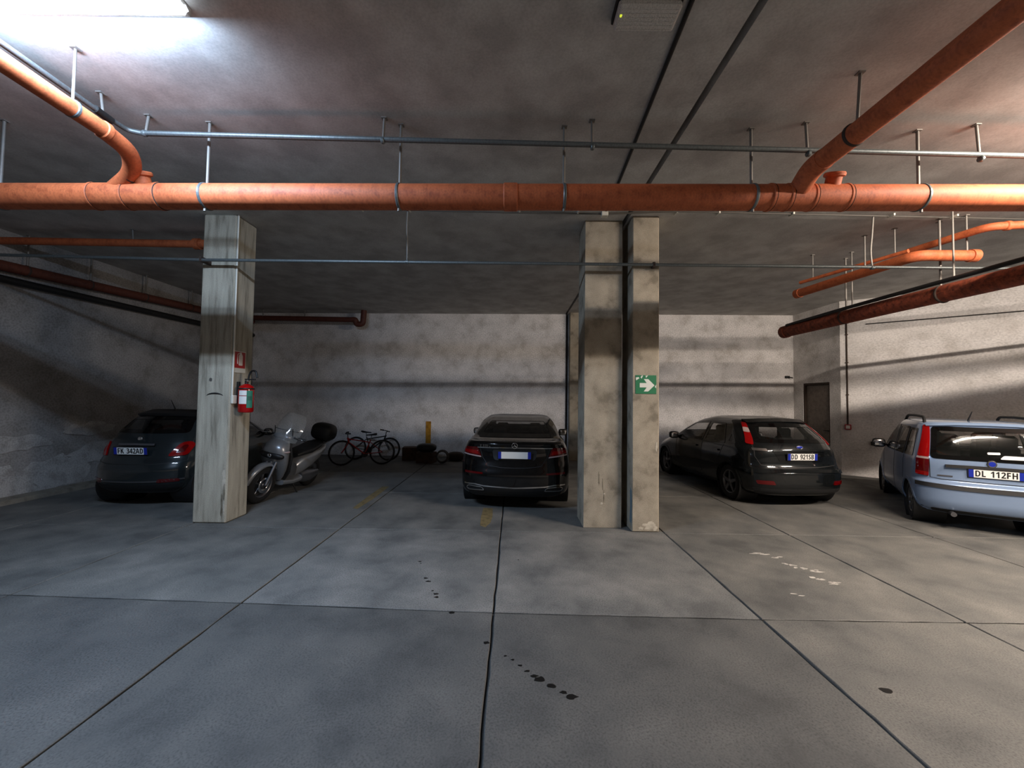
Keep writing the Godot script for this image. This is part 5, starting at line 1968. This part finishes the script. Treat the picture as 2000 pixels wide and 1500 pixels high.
	# emergency light on the ceiling
	t = thing("emergency_light", "dusty unlit white emergency light fixed to the ceiling", "lamp", Vector3(0.835, CEIL, -2.58))
	g = G.new()
	g.box(Vector3(0, -0.02, 0), Vector3(0.42, 0.04, 0.20), 0.006)
	put(g, "base", mats.black_pipe, t)
	g = G.new()
	g.box(Vector3(0, -0.065, 0), Vector3(0.40, 0.055, 0.19), 0.015)
	put(g, "cover", mats.lens_white, t)
	for k in 6:
		g = G.new()
		g.box(Vector3(0, -0.0935, -0.07 + 0.028 * k), Vector3(0.36, 0.004, 0.008), 0.001)
		put(g, "rib", mats.lens_white, t)
	g = G.new()
	g.ball(Vector3(-0.175, -0.093, 0.03), Vector3(0.008, 0.005, 0.014), 10, 6)
	var led := mat(Color(0.9, 0.9, 0.4), 0.4)
	led.emission_enabled = true
	led.emission = Color(0.75, 0.8, 0.2)
	led.emission_energy_multiplier = 0.8
	put(g, "indicator_led", led, t)
	# alarm button on the slanting wall with its conduit
	var w0 := Vector3(8.21, 0, -10.3)
	var along := Vector3(5.89, 0, 4.42).normalized()
	var out := Vector3(-0.6, 0, 0.8)
	var face := atan2(out.x, out.z)
	t = thing("alarm_button", "red alarm call point on the slanting wall below a vertical conduit", "alarm", w0 + along * 0.13 + Vector3(0, 1.19, 0), face)
	g = G.new()
	g.box(Vector3(0, 0, 0.03), Vector3(0.13, 0.13, 0.06), 0.01)
	put(g, "box", mats.red_paint, t)
	g = G.new()
	g.box(Vector3(0, 0, 0.0615), Vector3(0.08, 0.08, 0.004), 0.001)
	put(g, "window", mats.plate_white, t)
	g = G.new()
	g.tube([Vector3(0, 0.06, 0.016), Vector3(0, 2.6, 0.016)], 0.016, 10)
	put(g, "conduit", mats.rusty, t)
	for y in [0.8, 1.6, 2.3]:
		g = G.new()
		g.box(Vector3(0, y, 0.012), Vector3(0.06, 0.022, 0.04), 0.003)
		put(g, "clip", mats.rusty, t)
	t = thing("wall_socket", "small dark outlet low on the slanting wall behind the pale blue car", "socket", w0 + along * 0.62 + Vector3(0, 0.82, 0), face)
	g = G.new()
	g.box(Vector3(0, 0, 0.025), Vector3(0.13, 0.09, 0.05), 0.008)
	put(g, "box", mats.trim, t)
	g = G.new()
	g.box(Vector3(0, 0.0, 0.052), Vector3(0.07, 0.05, 0.006), 0.001)
	put(g, "flap", mats.black, t)
	t = thing("wall_bracket", "small dark metal bracket high on the rear wall near the corner", "bracket", Vector3(8.02, 2.52, -12.03))
	g = G.new()
	g.box(Vector3(0, 0, 0.02), Vector3(0.13, 0.07, 0.04), 0.006)
	g.tube([Vector3(0.03, 0, 0.03), Vector3(0.08, -0.03, 0.14)], 0.016, 8)
	put(g, "plate", mats.black, t)
	# paint on wall and floor
	g = G.new()
	g.box(Vector3(-2.555, 0.66, -12.425), Vector3(0.155, 0.80, 0.012), 0.002)
	single(g, "bay_mark", mats.yellow_paint, "upright yellow paint stripe on the rear wall over the boxes", "marking")
	var rng := RandomNumberGenerator.new()
	rng.seed = 77
	var blob := func(c: Vector2, rx: float, rz: float, rough: float, n: int) -> PackedVector2Array:
		var o := PackedVector2Array()
		for k in n:
			var f := 1.0 + rng.randf_range(-rough, rough)
			o.append(c + Vector2(cos(TAU * k / n) * rx, sin(TAU * k / n) * rz) * f)
		return o
	var flat := func(o: PackedVector2Array, h := 0.0015) -> G:
		# (x, depth) outline laid on the floor
		var q := G.new()
		q.extrude(o, h, Transform3D(Basis(Vector3.RIGHT, -PI / 2), Vector3(0, 0.0005, 0)))
		return q
	for m in [[PackedVector2Array([Vector2(-0.46, 6.72), Vector2(-0.31, 6.70), Vector2(-0.29, 6.3), Vector2(-0.30, 5.95), Vector2(-0.36, 5.72), Vector2(-0.44, 5.80), Vector2(-0.46, 6.2)]), "worn yellow bay line on the floor behind the black sedan"], [PackedVector2Array([Vector2(-2.58, 8.2), Vector2(-2.44, 8.2), Vector2(-2.42, 7.2), Vector2(-2.45, 6.55), Vector2(-2.54, 6.6), Vector2(-2.57, 7.4)]), "worn yellow bay line on the floor between scooter and sedan"]]:
		single(flat.call(m[0]), "bay_line", mats.worn_yellow, m[1], "marking", "yellow bay lines")
	var wt := thing("paint_smear", "flaking white paint smears on the floor right of the twin pillars", "marking")
	for m in [[2.98, 4.83, 0.16, 0.05, 9], [3.13, 4.49, 0.17, 0.05, 11], [3.17, 4.17, 0.13, 0.05, 7], [2.66, 3.86, 0.05, 0.02, 2]]:
		for k in m[4]:
			var u: float = (k + 0.5) / m[4] - 0.5
			var c := Vector2(m[0] + u * m[2] * 1.6 + rng.randf_range(-0.02, 0.02), m[1] - u * m[2] * 1.1 + rng.randf_range(-1, 1) * m[3])
			put(flat.call(blob.call(c, rng.randf_range(0.02, 0.05), rng.randf_range(0.008, 0.025), 0.5, 9)), "smear", mats.white_paint, wt)
	var ot := thing("oil_drips", "trail of black oil drips across the lane floor", "stain")
	for m in [[-0.99, 4.51, 0.02], [-0.97, 4.46, 0.012], [-0.84, 4.10, 0.03], [-0.80, 4.03, 0.03], [-0.72, 3.84, 0.016], [-0.68, 3.78, 0.03], [-0.66, 3.72, 0.028], [-0.49, 3.46, 0.036], [-0.17, 3.05, 0.03], [-0.03, 2.90, 0.014], [0.02, 2.86, 0.018], [0.07, 2.80, 0.02], [0.115, 2.745, 0.022], [0.16, 2.70, 0.03], [0.19, 2.67, 0.045], [0.26, 2.61, 0.035], [0.33, 2.555, 0.03], [0.37, 2.52, 0.05], [0.08, 4.60, 0.012], [0.42, 1.98, 0.06]]:
		put(flat.call(blob.call(Vector2(m[0], m[1]), m[2] * 0.75, m[2] * 0.5, 0.3, 10)), "drip", mats.oil, ot)
	single(flat.call(blob.call(Vector2(2.336, 2.616), 0.034, 0.024, 0.2, 10)), "oil_spot", mats.oil, "single dark oil spot on the lighter floor bay at one side", "stain")
